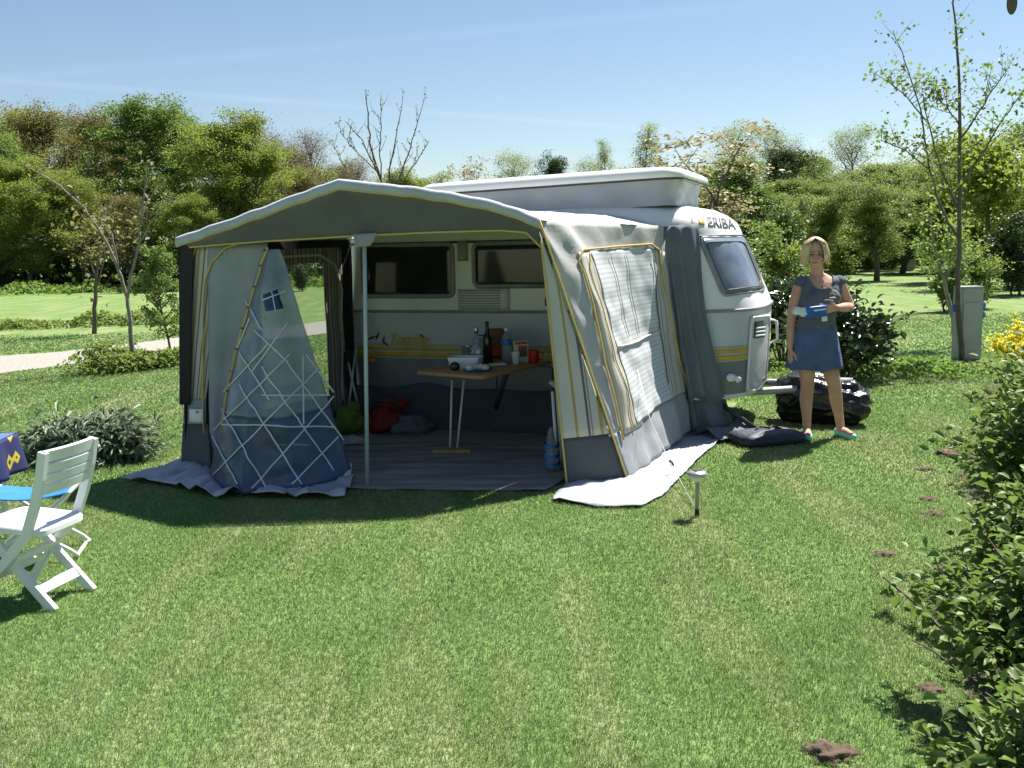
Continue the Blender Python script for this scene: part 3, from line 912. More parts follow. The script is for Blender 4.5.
sapling('slim_tree', 'dark slim tree on the far lawn right of the electricity post', Vector((b4.x, 30, 0)), [([Vector((b4.x * 30 / b4.y, 30, 0)), at(988, 225, 30), at(986, 160, 30)], .10, .04)], 'bark', 'yellowgreen', 2500, .16, .35, .5, twigs=14, tw_len=2.2, tw_r=.02, seed=14)

# --- camellia with glossy leaves behind the woman
def leafy_bush(name, label, base, rx, ry, h, n, size, leaf, cat='bush', stems=14, seed=1, gloss2=None, group=None, hollow=.55, spray=True):
    rs = random.Random(seed)
    root = tag(empty(name, base), label, cat, group)
    tb = MB(); C, D = [], []
    base = Vector(base)
    for i in range(stems):
        az = i * 2.399 + rs.uniform(-.4, .4); sp = math.sqrt((i + .5) / stems)
        tip = base + Vector((math.cos(az) * rx * sp, math.sin(az) * ry * sp, h * (1.02 - .5 * sp * sp) * rs.uniform(.75, 1.08)))
        p0 = base + Vector((math.cos(az) * rx * .2 * sp, math.sin(az) * ry * .2 * sp, -.02))
        mid = p0.lerp(tip, .55) + Vector((math.cos(az) * rx * .12, math.sin(az) * ry * .12, h * .10))
        P = [p0, p0.lerp(mid, .5) + Vector((0, 0, h * .03)), mid, mid.lerp(tip, .5) + Vector((0, 0, h * .03)), tip]
        tb.tube(P, [.012, .010, .008, .006, .003], 5, cap=False)
        segs = [P[k].lerp(P[k + 1], f) for k in range(1, 4) for f in (0, .25, .5, .75)] + [tip]
        subs = list(segs)
        for q in segs[1:]:
            d = Vector((rs.gauss(0, 1), rs.gauss(0, 1), rs.gauss(.25, .6)))
            lp = curve_pts(q, d, rs.uniform(.15, .34) * (rx + h) * .5, 3, .25, .02, rs)
            tb.tube(lp, [.005, .004, .003, .002], 4, cap=False)
            subs += lp[1:]
        C += subs
    tb.build('stems', M['bark'], root)
    C = np.array([tuple(c) for c in C])
    idx = rng.integers(0, len(C), n)
    P = C[idx] + rng.normal(0, 1, (n, 3)) * size * np.array([.9, .9, .8])
    P[:, 2] = np.maximum(P[:, 2], .03)
    out = P - np.array(base) - np.array([0, 0, h * .3])
    leaves('foliage', P, size, L[leaf], root, up=.5, shape='oval', dirs=out / (np.linalg.norm(out, axis=1)[:, None] + 1e-6), aspect=.24 if leaf == 'silver' else .6)
    return root
cb = gnd(845, 388)
leafy_bush('camellia_bush', 'dark glossy leaved bush behind the woman', cb + Vector((.1, .5, 0)), .62, .5, .98, 2600, .085, 'gloss', seed=2, stems=18)
cb2 = gnd(775, 372)
leafy_bush('camellia_bush', 'dark glossy bush squeezed between the caravan nose and the woman', cb2 + Vector((.35, .9, 0)), .45, .45, 1.1, 1700, .085, 'gloss', seed=3, stems=13)
fb = gnd(1008, 385)
fo = leafy_bush('yellow_shrub', 'yellow flowering shrub right of the electricity post', fb + Vector((.72, 1.0, 0)), .46, .45, .52, 4200, .042, 'yellow', seed=4, stems=16)
# --- silvery plants left of the awning
sb = gnd(58, 463)
leafy_bush('silver_plant', 'left clump of silvery leaved plants behind the folding chair', sb + Vector((.02, .1, 0)), .29, .2, .26, 1300, .10, 'silver', 'plant', seed=5, stems=20)
sb = gnd(112, 462)
leafy_bush('silver_plant', 'right clump of silvery leaved plants nearer to the awning', sb + Vector((-.02, .1, 0)), .31, .2, .28, 1400, .10, 'silver', 'plant', seed=6, stems=20)
# --- foreground shrubs at the right
leafy_bush('currant_bush', 'nearest big leafy bush in the dark lower right corner', (2.02, 3.15, 0), .55, .7, .70, 9000, .042, 'bush', seed=7, stems=26)
leafy_bush('currant_bush', 'large leafy green bush filling the right edge at mid height', (2.80, 4.55, 0), .66, .75, 1.06, 11000, .048, 'bush', seed=8, stems=30)
leafy_bush('currant_bush', 'middle leafy bush between the nearest big bush and the tallest one', (2.42, 3.85, 0), .5, .6, .74, 7000, .044, 'bush', seed=18, stems=22)
leafy_bush('currant_bush', 'leafy bush below the yellow shrub in the right hand row', (3.84, 6.25, 0), .68, .8, .92, 6000, .062, 'bush', seed=9, stems=26)
leafy_bush('currant_bush', 'low pale leaved bush at the far end of the right hand row', (4.7, 8.0, 0), .55, .6, .65, 3200, .065, 'weed', seed=10, stems=20)
leafy_bush('currant_bush', 'low dark bush cut by the bottom right corner', (1.48, 2.42, 0), .36, .4, .46, 3600, .04, 'bush', seed=17, stems=18)
# bare cut canes sticking out of the near bush
for i, (a, bq, lab) in enumerate((((878, 572), (958, 645), 'long bare cane pointing left out of the nearest bush'), ((944, 562), (1000, 622), 'shorter bare cane above the long one'), ((912, 640), (955, 668), 'thin brown twig lying low beside the nearest bush'))):
    q0 = at(*bq, 4.15 - .1 * i); q1 = at(*a, 4.35 - .1 * i)
    if q0.z < .02: q0 = gnd(*bq, .03)
    if q1.z < .05: q1 = gnd(*a, .06)
    rr = tag(empty('bare_cane', q0), lab, 'cane', 'bare canes by the bush')
    b = MB(); pts = [q0 + Vector((.25, -.1, -.06 if q0.z > .1 else 0)), q0, q0.lerp(q1, .5) + Vector((0, 0, .012)), q1]
    b.tube(pts, [.008, .0075, .0065, .005] if i < 2 else [.005, .005, .004, .003], 6)
    b.build('stem', M['bark_red'], rr)
    if i == 0:
        Cc = [tuple(q0.lerp(q1, f) + Vector((rng.normal(0, .03), rng.normal(0, .03), rng.normal(.0, .03)))) for f in rng.uniform(.15, .85, 26)]
        leaves('leaves', Cc, .055, L['bush'], rr, shape='oval')
# soil clods on the lawn
clods = [(885, 555, .10, 'brown mole clod alone on the lawn left of the canes'), (938, 567, .085, 'brown clod above the tip of the long cane'), (958, 613, .13, 'wide brown clod beside the shorter cane'), (832, 755, .13, 'brown clod at the bottom edge of the picture'),
         (925, 470, .10, 'brown clod at the lawn edge opposite the solar lamp'), (930, 500, .10, 'flat brown clod in a pair near the middle of the bushes'), (934, 515, .11, 'wider brown clod in a pair near the middle of the bushes'), (948, 455, .16, 'heap of loose soil under the bushes at right'), (930, 690, .09, 'small crumbled clod left of the nearest bush'), (893, 645, .05, 'tiny crumb of soil below the long cane')]
for i, (u, v, s, lab) in enumerate(clods):
    p = gnd(u, v)
    bm = bmesh.new(); bmesh.ops.create_icosphere(bm, subdivisions=4, radius=1)
    for q in bm.verts:
        k = 1 + .35 * noise.noise(q.co * 1.6 + Vector((i * 7, 0, 0))) + .3 * noise.noise(q.co * 5 + Vector((i, 3, 0)))
        k += .25 * noise.noise(q.co * 13); s2 = s * .68
        q.co = Vector((q.co.x * s2 * k, q.co.y * s2 * .8 * k, max(-.3, q.co.z) * s2 * .5 * k - .016))
    me = bpy.data.meshes.new('soil_clod'); bm.to_mesh(me); bm.free()
    o = link_mesh('soil_clod', me, M['soil']); o.location = p
    tag(o, lab, 'clod', 'clods of soil on the lawn')
# overhanging twig with one hanging leaf, top right
q = at(1012, 3, 3.2)
rr = tag(empty('overhanging_branch', q + Vector((.9, .2, .5))), 'dark leaf hanging into the top right corner', 'branch')
b = MB(); b.tube([q + Vector((.9, .2, .5)), q + Vector((.5, .1, .38)), q + Vector((.15, 0, .2)), q + Vector((.01, 0, .05))], [.02, .014, .008, .003], 6)
b.build('twig', M['bark'], rr)
b = MB(); b.ellipsoid(q, (.016, .012, .035)); b.build('leaf', M['bark'], rr)

# ------------------------------------------------------------------ caravan
CA = R(20)
CU = Vector((math.cos(CA), -math.sin(CA), 0)); CN = Vector((math.sin(CA), math.cos(CA), 0))
CO = Vector((-.56, 8.9, 0))
def cw(x, y, z): return CO + CU * x + CN * y + Vector((0, 0, z))
XC, EM, EN = .75, 6.0, 3.2
ST = [(.32, 1.87, 2.15, .985), (.37, 1.90, 2.18, .995), (.60, 1.925, 2.22, 1.0), (1.05, 1.94, 2.25, 1.0), (1.12, 1.92, 2.24, 1.0), (1.62, 1.70, 2.14, .995), (1.66, 1.67, 2.12, .99), (1.70, 1.66, 2.10, .985),
      (1.78, 1.62, 2.06, .97), (1.85, 1.53, 1.98, .935), (1.90, 1.42, 1.86, .88), (1.935, 1.24, 1.68, .79), (1.955, 1.0, 1.3, .62), (1.96, .6, .8, .35)]
def st_at(z):
    if z <= ST[0][0]: return ST[0][1:]
    for a, b in zip(ST, ST[1:]):
        if z <= b[0]:
            f = (z - a[0]) / (b[0] - a[0])
            return tuple(a[i] + (b[i] - a[i]) * f for i in (1, 2, 3))
    return ST[-1][1:]
def c_side(x, z):
    lf, lr, w = st_at(z)
    X = min(1, abs(x - XC) / (lf if x > XC else lr))
    return cw(x, 1 - w * (1 - X ** EM) ** (1 / EN), z)
def c_front(y, z):
    lf, lr, w = st_at(z)
    Y = min(1, abs(y - 1) / w)
    return cw(XC + lf * (1 - Y ** EN) ** (1 / EM), y, z)
def c_ring(z, n=96, off=0.0):
    lf, lr, w = st_at(z); out = []
    for k in range(n):
        th = 2 * math.pi * k / n
        c, s = math.cos(th), math.sin(th)
        X = math.copysign(abs(c) ** (2 / EM), c); Y = math.copysign(abs(s) ** (2 / EN), s)
        out.append(cw(XC + X * ((lf if X > 0 else lr) + off), 1 + Y * (w + off), z))
    return out

def find(S, u, v, s0=0, s1=1, t0=0, t1=1):
    best = None
    for it in range(6):
        n = 24
        for i in range(n + 1):
            for j in range(n + 1):
                s = s0 + (s1 - s0) * i / n; t = t0 + (t1 - t0) * j / n
                p = proj(S(s, t)); d = (p[0] - u) ** 2 + (p[1] - v) ** 2
                if best is None or d < best[0]: best = (d, s, t)
        ws, wt = (s1 - s0) * .12, (t1 - t0) * .12
        s0, s1, t0, t1 = best[1] - ws, best[1] + ws, best[2] - wt, best[2] + wt
    return best[1], best[2]

def offs(S, s, t, d, e=1e-3):
    p = S(s, t); n = (S(s + e, t) - p).cross(S(s, t + e) - p)
    n = n.normalized() if n.length > 0 else Vector((0, -1, 0))
    return p + n * d

def patch(S, q, d, nu=12, nv=8, th=.006):
    """a thin sheet lying on surface S over the (s,t) quad q, d in front of it"""
    def fn(a, b):
        s = (q[0][0] * (1 - a) + q[1][0] * a) * (1 - b) + (q[3][0] * (1 - a) + q[2][0] * a) * b
        t = (q[0][1] * (1 - a) + q[1][1] * a) * (1 - b) + (q[3][1] * (1 - a) + q[2][1] * a) * b
        return offs(S, s, t, d)
    return MB().sheet(fn, nu, nv, th)
def qpx(S, pts, **k): return [find(S, u, v, **k) for u, v in pts]
def rect(a, b, c, d): return [(a, c), (b, c), (b, d), (a, d)]
def strip(S, st, r, d=0.0, n=6, sub=6, flat=1.0):
    P = []
    for (a, b) in zip(st, st[1:]):
        for k in range(sub):
            f = k / sub; P.append(offs(S, a[0] + (b[0] - a[0]) * f, a[1] + (b[1] - a[1]) * f, d))
    P.append(offs(S, st[-1][0], st[-1][1], d))
    return MB().tube(P, r, n, flat=flat)
def frame_path(a, b, c, d, r=.04, k=4):
    """rounded rectangle in (s,t)"""
    out = []
    for (cx, cy, a0) in ((b - r, c + r, -90), (b - r, d - r, 0), (a + r, d - r, 90), (a + r, c + r, 180)):
        for i in range(k + 1):
            th = R(a0 + 90 * i / k); out.append((cx + r * math.cos(th), cy + r * math.sin(th)))
    return out + [out[0]]

car = tag(empty('caravan', CO), 'white touring caravan with raised pop top roof behind the awning', 'caravan')
b = MB()
zs = [.32, .345, .37, .50, .60, .632, .636, .85, 1.05, 1.06, 1.12, 1.2, 1.3, 1.4, 1.5, 1.62, 1.66, 1.70, 1.74, 1.78, 1.82, 1.85, 1.88, 1.90, 1.92, 1.935, 1.945, 1.955, 1.96]
b.loft([c_ring(z) for z in zs])
b.mi = [1 if np.mean([b.v[i][2] for i in f]) < .634 else (2 if np.mean([b.v[i][2] for i in f]) < 1.05 else 0) for f in b.f]
b.build('body', [M['white_paint'], M['grey_paint'], M['light_grey_paint']], car)
for z, r, m_, nm in ((1.055, .014, 'trim_grey', 'waist_trim'), (1.665, .011, 'trim_dark', 'roof_trim'), (.335, .02, 'white_paint', 'sill_trim')):
    b = MB(); ring = c_ring(z, 96, .003); b.tube(ring + [ring[0]], r, 6, cap=False); b.build(nm, M[m_], car)
# yellow stripes round the body
for z0, z1, m_ in ((.640, .685, 'yellow'), (.700, .735, 'yellow'), (.748, .758, 'yellow')):
    b = MB(); b.loft([c_ring(z0, 96, .002), c_ring(z0, 96, .004), c_ring(z1, 96, .004), c_ring(z1, 96, .002)], cap=False)
    b.build('stripe', M[m_], car)
# pop top
def rrect(x0, x1, y0, y1, z, r, k=6, off=0.0):
    out = []
    x0 -= off; x1 += off; y0 -= off; y1 += off
    for (cx, cy, a0) in ((x1 - r, y0 + r, -90), (x1 - r, y1 - r, 0), (x0 + r, y1 - r, 90), (x0 + r, y0 + r, 180)):
        for i in range(k + 1):
            th = R(a0 + 90 * i / k); out.append(cw(cx + r * math.cos(th), cy + r * math.sin(th), z + LIDT * (cx - .87)))
    return out
LIDT = .026
PX0, PX1, PY0, PY1, PZ = -.33, 2.06, .12, 1.62, 2.12
b = MB()
b.loft([rrect(PX0, PX1, PY0, PY1, PZ, .12, off=-.05), rrect(PX0, PX1, PY0, PY1, PZ, .14, off=0), rrect(PX0, PX1, PY0, PY1, PZ + .012, .15, off=.012), rrect(PX0, PX1, PY0, PY1, PZ + .06, .15, off=0), rrect(PX0, PX1, PY0, PY1, PZ + .09, .15, off=-.05), rrect(PX0, PX1, PY0, PY1, PZ + .11, .2, off=-.2), rrect(PX0, PX1, PY0, PY1, PZ + .12, .2, off=-.5)])
b.build('pop_top_roof', M['white_paint'], car)
b = MB(); rg = rrect(PX0, PX1, PY0, PY1, PZ - .006, .14, off=.002); b.tube(rg + [rg[0]], .009, 6, cap=False); b.build('roof_seal', M['trim_dark'], car)
base_ring = rrect(PX0 + .05, PX1, PY0, PY1, 1.90, .1, k=12, off=-.07)
top_ring = rrect(PX0 + .05, PX1, PY0, PY1, PZ - .005, .1, k=12, off=-.06)
def resample(ring, n):
    P = ring + [ring[0]]; L_ = [0]
    for a, c in zip(P, P[1:]): L_.append(L_[-1] + (c - a).length)
    out = []; j = 0
    for i in range(n):
        t = L_[-1] * i / n
        while L_[j + 1] < t: j += 1
        f = (t - L_[j]) / max(1e-9, L_[j + 1] - L_[j]); out.append(P[j].lerp(P[j + 1], f))
    return out
n = 240; A_, B_ = resample(base_ring, n), resample(top_ring, n)
ctr = cw(.82, .87, 0)
b = MB(); rings = []
for j in range(9):
    t = j / 8; ring = []
    for i in range(n):
        p = A_[i].lerp(B_[i], t)
        d = Vector((p.x - ctr.x, p.y - ctr.y, 0)).normalized()
        w = math.sin(math.pi * t)
        p = p - d * w * (.012 + .020 * math.sin(i * .33 + 2 * noise.noise(Vector((i * .05, t, 0)))) + .03 * noise.noise(Vector((i * .12, t * 2, 3))))
        ring.append(p)
    rings.append(ring)
b.loft(rings, cap=False); b.build('pop_top_canvas', M['canvas_poptop'], car)

def window(S, a, b_, c, d, pane, frame, r=.05, fw=.022):
    fp = frame_path(a, b_, c, d, r)
    f = strip(S, fp, fw, .004, 6, 2).build('window', M[frame], car)
    patch(S, rect(a, b_, c, d), .008, 16, 10).build('pane', M[pane], f)
    return f
K = dict(s0=-1.0, s1=2.6, t0=.4, t1=1.9)
def side_rect(u0, v0, u1, v1):
    a = find(c_side, u0, v1, **K); c = find(c_side, u1, v0, **K); a2 = find(c_side, u0, v0, **K); c2 = find(c_side, u1, v1, **K)
    return (a[0] + a2[0]) / 2, (c[0] + c2[0]) / 2, (a[1] + c2[1]) / 2, (c[1] + a2[1]) / 2
r1 = side_rect(364, 245, 453, 296); window(c_side, *r1, 'glass_dark', 'trim_grey')
r2 = side_rect(474, 243, 550, 286); window(c_side, *r2, 'glass_dark', 'trim_grey')
x0, x1, z0, z1 = side_rect(459, 241, 468, 261)
patch(c_side, rect(x0, x1, z0, z1), .03, 4, 4, .03).build('awning_lamp', M['trim_grey'], car)
# ventilation grille
x0, x1, z0, z1 = side_rect(460, 291, 507, 309)
g = patch(c_side, rect(x0 - .02, x1 + .03, z0 - .02, z1 + .02), .006, 6, 4).build('vent_grille', M['cream_paint'], car)
b = MB()
for i in range(8):
    z = z0 + (z1 - z0) * i / 7
    s_ = patch(c_side, rect(x0, x1 - .06, z, z + .008), .013, 6, 1)
    b.add(s_.v, s_.f)
b.build('slats', M['trim_grey'], g)
x0, x1, z0, z1 = side_rect(546, 298, 555, 306); patch(c_side, rect(x0, x1, z0, z1), .03, 3, 3, .03).build('door_catch', M['trim_dark'], car)
# orange marker lamp
p = c_side(*find(c_side, 373, 360, **K)); b = MB(); b.ellipsoid(p - CN * .012, (.045, .03, .025), rot=Matrix.Rotation(-CA, 3, 'Z')); b.build('marker_lamp', M['orange_lamp'], car)
# service hatch and door outlines on the shaded side
x0, x1, z0, z1 = side_rect(497, 366, 553, 405)
strip(c_side, frame_path(x0, x1, z0, z1, .03), .006, .002, 5, 2).build('service_hatch', M['trim_dark'], car)

# writing
def lettering(name, S, text, s, t, size, mat_, parent, right=True, shear=0.0, offset=.0, d=.010, stretch=1.0, extr=.0015):
    cu = bpy.data.curves.new(name, 'FONT'); cu.body = text; cu.size = size; cu.shear = shear; cu.offset = offset; cu.extrude = extr
    o = bpy.data.objects.new(name, cu); col.objects.link(o)
    bpy.context.view_layer.update()
    me = bpy.data.meshes.new_from_object(o.evaluated_get(bpy.context.evaluated_depsgraph_get()))
    bpy.data.objects.remove(o)
    for v in me.vertices:
        q = offs(S, s + v.co.x * stretch, t + v.co.y, d + v.co.z)
        v.co = q
    return link_mesh(name, me, M[mat_], parent, smooth=False)
s, t = find(c_side, 389, 343, **K)
lt = lettering('lettering', c_side, 'Touring', s, t, .125, 'yellow', car, shear=.35, offset=.003, stretch=.98)
# swift marks around the word
for (u, v, ang, ln) in ((372, 338, 20, .16), (378, 336, 60, .10), (384, 340, 75, .09), (386, 344, -40, .07), (422, 336, -35, .07)):
    s_, t_ = find(c_side, u, v, **K); th = R(ang)
    b = MB(); c_, n_ = math.cos(th), math.sin(th)
    pts = [(-ln / 2, 0), (0, .014), (ln / 2, .0), (0, -.010)]
    vs = [offs(c_side, s_ + x * c_ - y * n_, t_ + x * n_ + y * c_, d_) for d_ in (.006, .008) for x, y in pts]
    b.add(vs, [(0, 1, 2, 3), (7, 6, 5, 4), (0, 4, 5, 1), (1, 5, 6, 2), (2, 6, 7, 3), (3, 7, 4, 0)])
    b.build('bird_mark', M['trim_dark'], car, smooth=False, fix=True)

# the nose: front window, locker door, nameplate
_bb = MB(); _bb.loft([c_ring(z, 192) for z in [.32 + 1.64 * i / 90 for i in range(91)]])
BODY = BVHTree.FromPolygons(_bb.v, _bb.f)
def on_body(u, v, d=0.0):
    h = BODY.ray_cast(Vector((0, 0, CAMZ)), ray(u, v).normalized())
    if h[0] is None:
        q = at(u, v, 9.3); nn_ = BODY.find_nearest(q); return nn_[0] + nn_[1] * d
    return h[0] + h[1] * d
def qmap(q):
    return lambda a, c: ((q[0][0] * (1 - a) + q[1][0] * a) * (1 - c) + (q[3][0] * (1 - a) + q[2][0] * a) * c, (q[0][1] * (1 - a) + q[1][1] * a) * (1 - c) + (q[3][1] * (1 - a) + q[2][1] * a) * c)
KF = dict(s0=.05, s1=1.9, t0=.34, t1=1.95)
def front_q(*uv): return [find(c_front, u, v, **KF) for u, v in uv]
WQ = qmap(((723, 296), (765, 290), (744, 238), (699, 238)))
def FW(a, b_): return on_body(*WQ(a, b_))
fr = strip(FW, frame_path(0, 1, 0, 1, .1), .013, .006, 6, 3).build('window', M['trim_grey'], car)
patch(FW, rect(.02, .98, .02, .98), .016, 14, 12).build('pane', M['glass_front'], fr)
strip(FW, frame_path(.08, .92, .08, .92, .1), .005, .020, 5, 3).build('inner_frame', M['trim_dark'], fr)
# locker door
DQ = qmap(((745, 392), (764, 389), (769, 314), (750, 316)))
def FD(a, b_): return on_body(*DQ(a, b_))
dr = patch(FD, rect(0, 1, 0, 1), .012, 8, 14, .01).build('locker_door', M['light_grey_paint'], car)
strip(FD, frame_path(.02, .98, .02, .98, .12), .011, .014, 6, 3).build('door_frame', M['white_paint'], dr)
patch(FD, rect(.2, .75, .70, .92), .018, 5, 5).build('plate', M['trim_dark'], dr)
for k in range(3): patch(FD, rect(.24, .72, .72 + .05 * k, .745 + .05 * k), .021, 4, 2).build('plate_line', M['white_plastic'], dr)
hp = [at(770, 318, 9.0), at(775, 322, 8.95), at(776, 338, 8.95), at(771, 346, 9.0)]
pd = on_body(768, 332)
hp = [pd + Vector((0, -.03, .12)), pd + Vector((.06, -.06, .10)), pd + Vector((.07, -.06, -.06)), pd + Vector((0, -.03, -.10))]
MB().tube(hp, .012, 8).build('grab_handle', M['white_plastic'], car)
# outside socket low on the nose
p = on_body(728, 377); b = MB(); b.box(p + CU * .02 - Vector((0, .03, 0)), (.07, .07, .06), Matrix.Rotation(-CA, 3, 'Z'), bev=.012); b.box(p + CU * .07 - Vector((0, .05, .01)), (.05, .05, .05), Matrix.Rotation(-CA, 3, 'Z'), bev=.012); b.build('socket', M['white_plastic'], car)
cu = bpy.data.curves.new('lettering', 'FONT'); cu.body = 'ERIBA'; cu.size = 1; cu.offset = .018
o = bpy.data.objects.new('lettering', cu); col.objects.link(o); bpy.context.view_layer.update()
me = bpy.data.meshes.new_from_object(o.evaluated_get(bpy.context.evaluated_depsgraph_get())); bpy.data.objects.remove(o)
bm = bmesh.new(); bm.from_mesh(me); bmesh.ops.subdivide_edges(bm, edges=[e for e in bm.edges if e.calc_length() > .2], cuts=2); bm.to_mesh(me); bm.free()
mx_ = max(v.co.x for v in me.vertices); my_ = max(v.co.y for v in me.vertices)
LQ = qmap(((708, 226.5), (736, 229.5), (733, 219.5), (706, 216.5)))
for v in me.vertices: v.co = on_body(*LQ(v.co.x / mx_, v.co.y / my_), .004)
link_mesh('lettering', me, M['trim_dark'], car, smooth=False)
for u0, u1, m_ in ((692, 697, 'cream_fabric'), (699, 704.5, 'yellow')):
    BQ = qmap(((u0, 225), (u1, 225.7), (u1 - 1, 215.5), (u0 - 1, 215)))
    MB().sheet(lambda a, c: on_body(*BQ(a, c), .004), 4, 4, .003).build('badge', M[m_], car)
# chassis: drawbar, corner steady, wheels
b = MB()
nose = cw(XC + 1.75, 1.0, .30)
for y0 in (.45, 1.55):
    b.tube([cw(XC + 1.3, y0, .29), cw(XC + 2.5, 1.0 + (y0 - 1) * .06, .33)], .035, 6)
b.box(cw(XC + 2.56, 1.0, .36), (.24, .1, .09), Matrix.Rotation(-CA, 3, 'Z'), bev=.02)
b.tube([cw(XC + 2.35, 1.12, .02), cw(XC + 2.35, 1.12, .5)], .03, 8)
b.build('drawbar', M['zinc'], car)
b = MB(); b.tube([cw(XC + 1.55, .3, .30), cw(XC + 1.95, .25, .04)], .022, 6); b.box(cw(XC + 1.97, .25, .02), (.16, .12, .025), Matrix.Rotation(-CA, 3, 'Z'), bev=.006); b.build('corner_steady', M['trim_dark'], car)
b = MB(); b.tube([cw(XC - 1.45, .3, .30), cw(XC - 1.75, .25, .04)], .022, 6); b.build('corner_steady', M['trim_dark'], car)
for y in (.12, 1.88):
    Mx = Matrix.Rotation(-CA, 3, 'Z') @ Matrix.Rotation(R(90), 3, 'X')
    b = MB(); b.lathe([(.16, -.08), (.27, -.085), (.29, -.05), (.29, .05), (.27, .085), (.16, .08)], cw(.5, y, .29), 24, M=Mx); w_ = b.build('wheel', M['black_rubber'], car)
    b = MB(); b.lathe([(.02, -.07), (.15, -.06), (.165, 0), (.15, .06), (.02, .07)], cw(.5, y, .29), 20, M=Mx); b.build('rim', M['steel'], w_)

# ------------------------------------------------------------------ awning
aw = tag(empty('awning', (-.9, 7.0, 0)), 'grey awning tent with yellow piping pitched against the caravan', 'awning')
EL, FK, ER = at(178, 239, 7.55), at(340, 181, 6.88), at(540, 220, 6.82)
BL, PB, B2, BR = gnd(186, 466), gnd(367, 488), gnd(567, 486), gnd(628, 480)
TRB, RB = at(664, 226, 8.25), at(692, 429, 8.2)
RB.z = max(RB.z, .02)
LBT, LBB = cw(-.98, .07, 1.74), cw(-.98, .07, .02)
def wr(p, s, amp, sc_=2.5):   # cloth unevenness
    return noise.noise(Vector((p.x * sc_ + s, p.y * sc_, p.z * sc_))) * amp
def lerp_poly(pts, t):
    ls = [(a - b_).length for a, b_ in zip(pts, pts[1:])]; tot = sum(ls); d = t * tot
    for i, l in enumerate(ls):
        if d <= l or i == len(ls) - 1: return pts[i].lerp(pts[i + 1], min(1, d / l))
        d -= l
front_top = [EL, EL.lerp(FK, .33) + Vector((0, 0, -.012)), EL.lerp(FK, .66) + Vector((0, 0, -.008)), FK, FK.lerp(ER, .5) + Vector((0, 0, .0)), ER]
# break the right slope: shallow near the peak, steeper towards the eave, as the roof pole bends
front_top[4] = at(432, 191, 6.85)
front_top.insert(5, at(500, 205, 6.83))
back_top = [cw(-.98, .08, 1.76), cw(-.85, .05, 1.81), cw(-.5, .04, 1.875), (cw(.3, .05, 1.90)), cw(1.0, .05, 1.90), cw(1.5, .035, 1.86), TRB]
def seg_t(pts, t):   # by index, so that front and back correspond
    k = t * (len(pts) - 1); i = min(int(k), len(pts) - 2); return pts[i].lerp(pts[i + 1], k - i)
def roof(s, t):
    p = seg_t(front_top, s).lerp(seg_t(back_top, s), t)
    sag = -.05 * math.sin(math.pi * t) * math.sin(math.pi * ((s * 2) % 1))
    return p + Vector((0, 0, sag + wr(p, 1, .018) * math.sin(math.pi * min(1, t * 1.2 + .05)) + wr(p, 7, .008, 9)))
MB().sheet(roof, 48, 24, .004).build('roof', M['canvas_roof'], aw)
FWD = Vector((-.08, -.99, 0))
def fascia(s, t):
    p = seg_t(front_top, s)
    return p + Vector((0, 0, .012 - .066 * t)) + FWD * (.035 + .02 * math.sin(t * 3) + wr(p, 3, .012, 8)) + Vector((0, 0, wr(p, 5, .012, 7)))
MB().sheet(fascia, 72, 5, .006).build('fascia', M['canvas_fascia'], aw)
b = MB(); b.tube([fascia(i / 70, 1) + FWD * .003 for i in range(71)], .006, 6); b.build('piping', M['piping'], aw)
# valance over the opening
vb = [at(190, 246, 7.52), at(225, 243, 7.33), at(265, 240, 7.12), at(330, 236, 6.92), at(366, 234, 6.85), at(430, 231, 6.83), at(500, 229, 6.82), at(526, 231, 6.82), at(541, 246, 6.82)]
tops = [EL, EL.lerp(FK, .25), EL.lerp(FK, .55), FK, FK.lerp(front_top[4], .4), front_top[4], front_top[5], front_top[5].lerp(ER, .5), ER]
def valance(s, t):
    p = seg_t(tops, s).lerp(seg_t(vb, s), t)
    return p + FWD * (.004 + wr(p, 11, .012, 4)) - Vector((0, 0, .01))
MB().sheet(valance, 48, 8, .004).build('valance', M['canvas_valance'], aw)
b = MB(); b.tube([valance(i / 60, 1) + FWD * .004 for i in range(61)], .007, 6); b.build('piping', M['piping'], aw)
# pole tab
b = MB(); tq = [at(354, 234, 6.8), at(376, 233, 6.8), at(370, 245, 6.79), at(355, 246, 6.79)]
b.sheet(lambda s, t: (tq[0].lerp(tq[1], s)).lerp(tq[3].lerp(tq[2], s), t), 4, 4, .006); b.build('pole_tab', M['canvas_grey'], aw)
b = MB(); b.tube(tq[1:] + [tq[0]], .006, 5); b.build('piping', M['piping'], aw)
# poles
ptop = at(364, 236, 6.86)
b = MB(); b.tube([PB + Vector((0, .02, -.02)), PB.lerp(ptop, .5) + Vector((0, .02, 0)), ptop + Vector((0, .02, .02))], .0145, 10); b.build('front_pole', M['pole'], aw)
b = MB(); b.tube([ptop + Vector((0, .02, .02)), FK + Vector((0, .03, -.03))], .0125, 8); b.build('ridge_upright', M['pole'], aw)
for a_, c_ in ((FK + Vector((0, .03, -.02)), back_top[3] + Vector((0, -.03, -.03))), (EL + Vector((.03, .03, -.02)), LBT + Vector((.03, 0, -.02))), (ER + Vector((-.03, .03, -.02)), TRB + Vector((-.03, -.02, -.03)))):
    MB().tube([a_, c_], .0125, 8).build('roof_pole', M['pole'], aw)
for pts in ([EL, FK], [FK, front_top[4], front_top[5], ER]):
    MB().tube([p + Vector((0, .03, -.02)) for p in pts], .0125, 8).build('roof_pole', M['pole'], aw)
for base_, top_ in ((BL + Vector((.06, .05, 0)), EL + Vector((.04, .03, -.02))), (BR + Vector((-.07, .05, 0)), ER + Vector((-.03, .03, -.02)))):
    MB().tube([base_, top_], .0125, 8).build('corner_pole', M['pole'], aw)

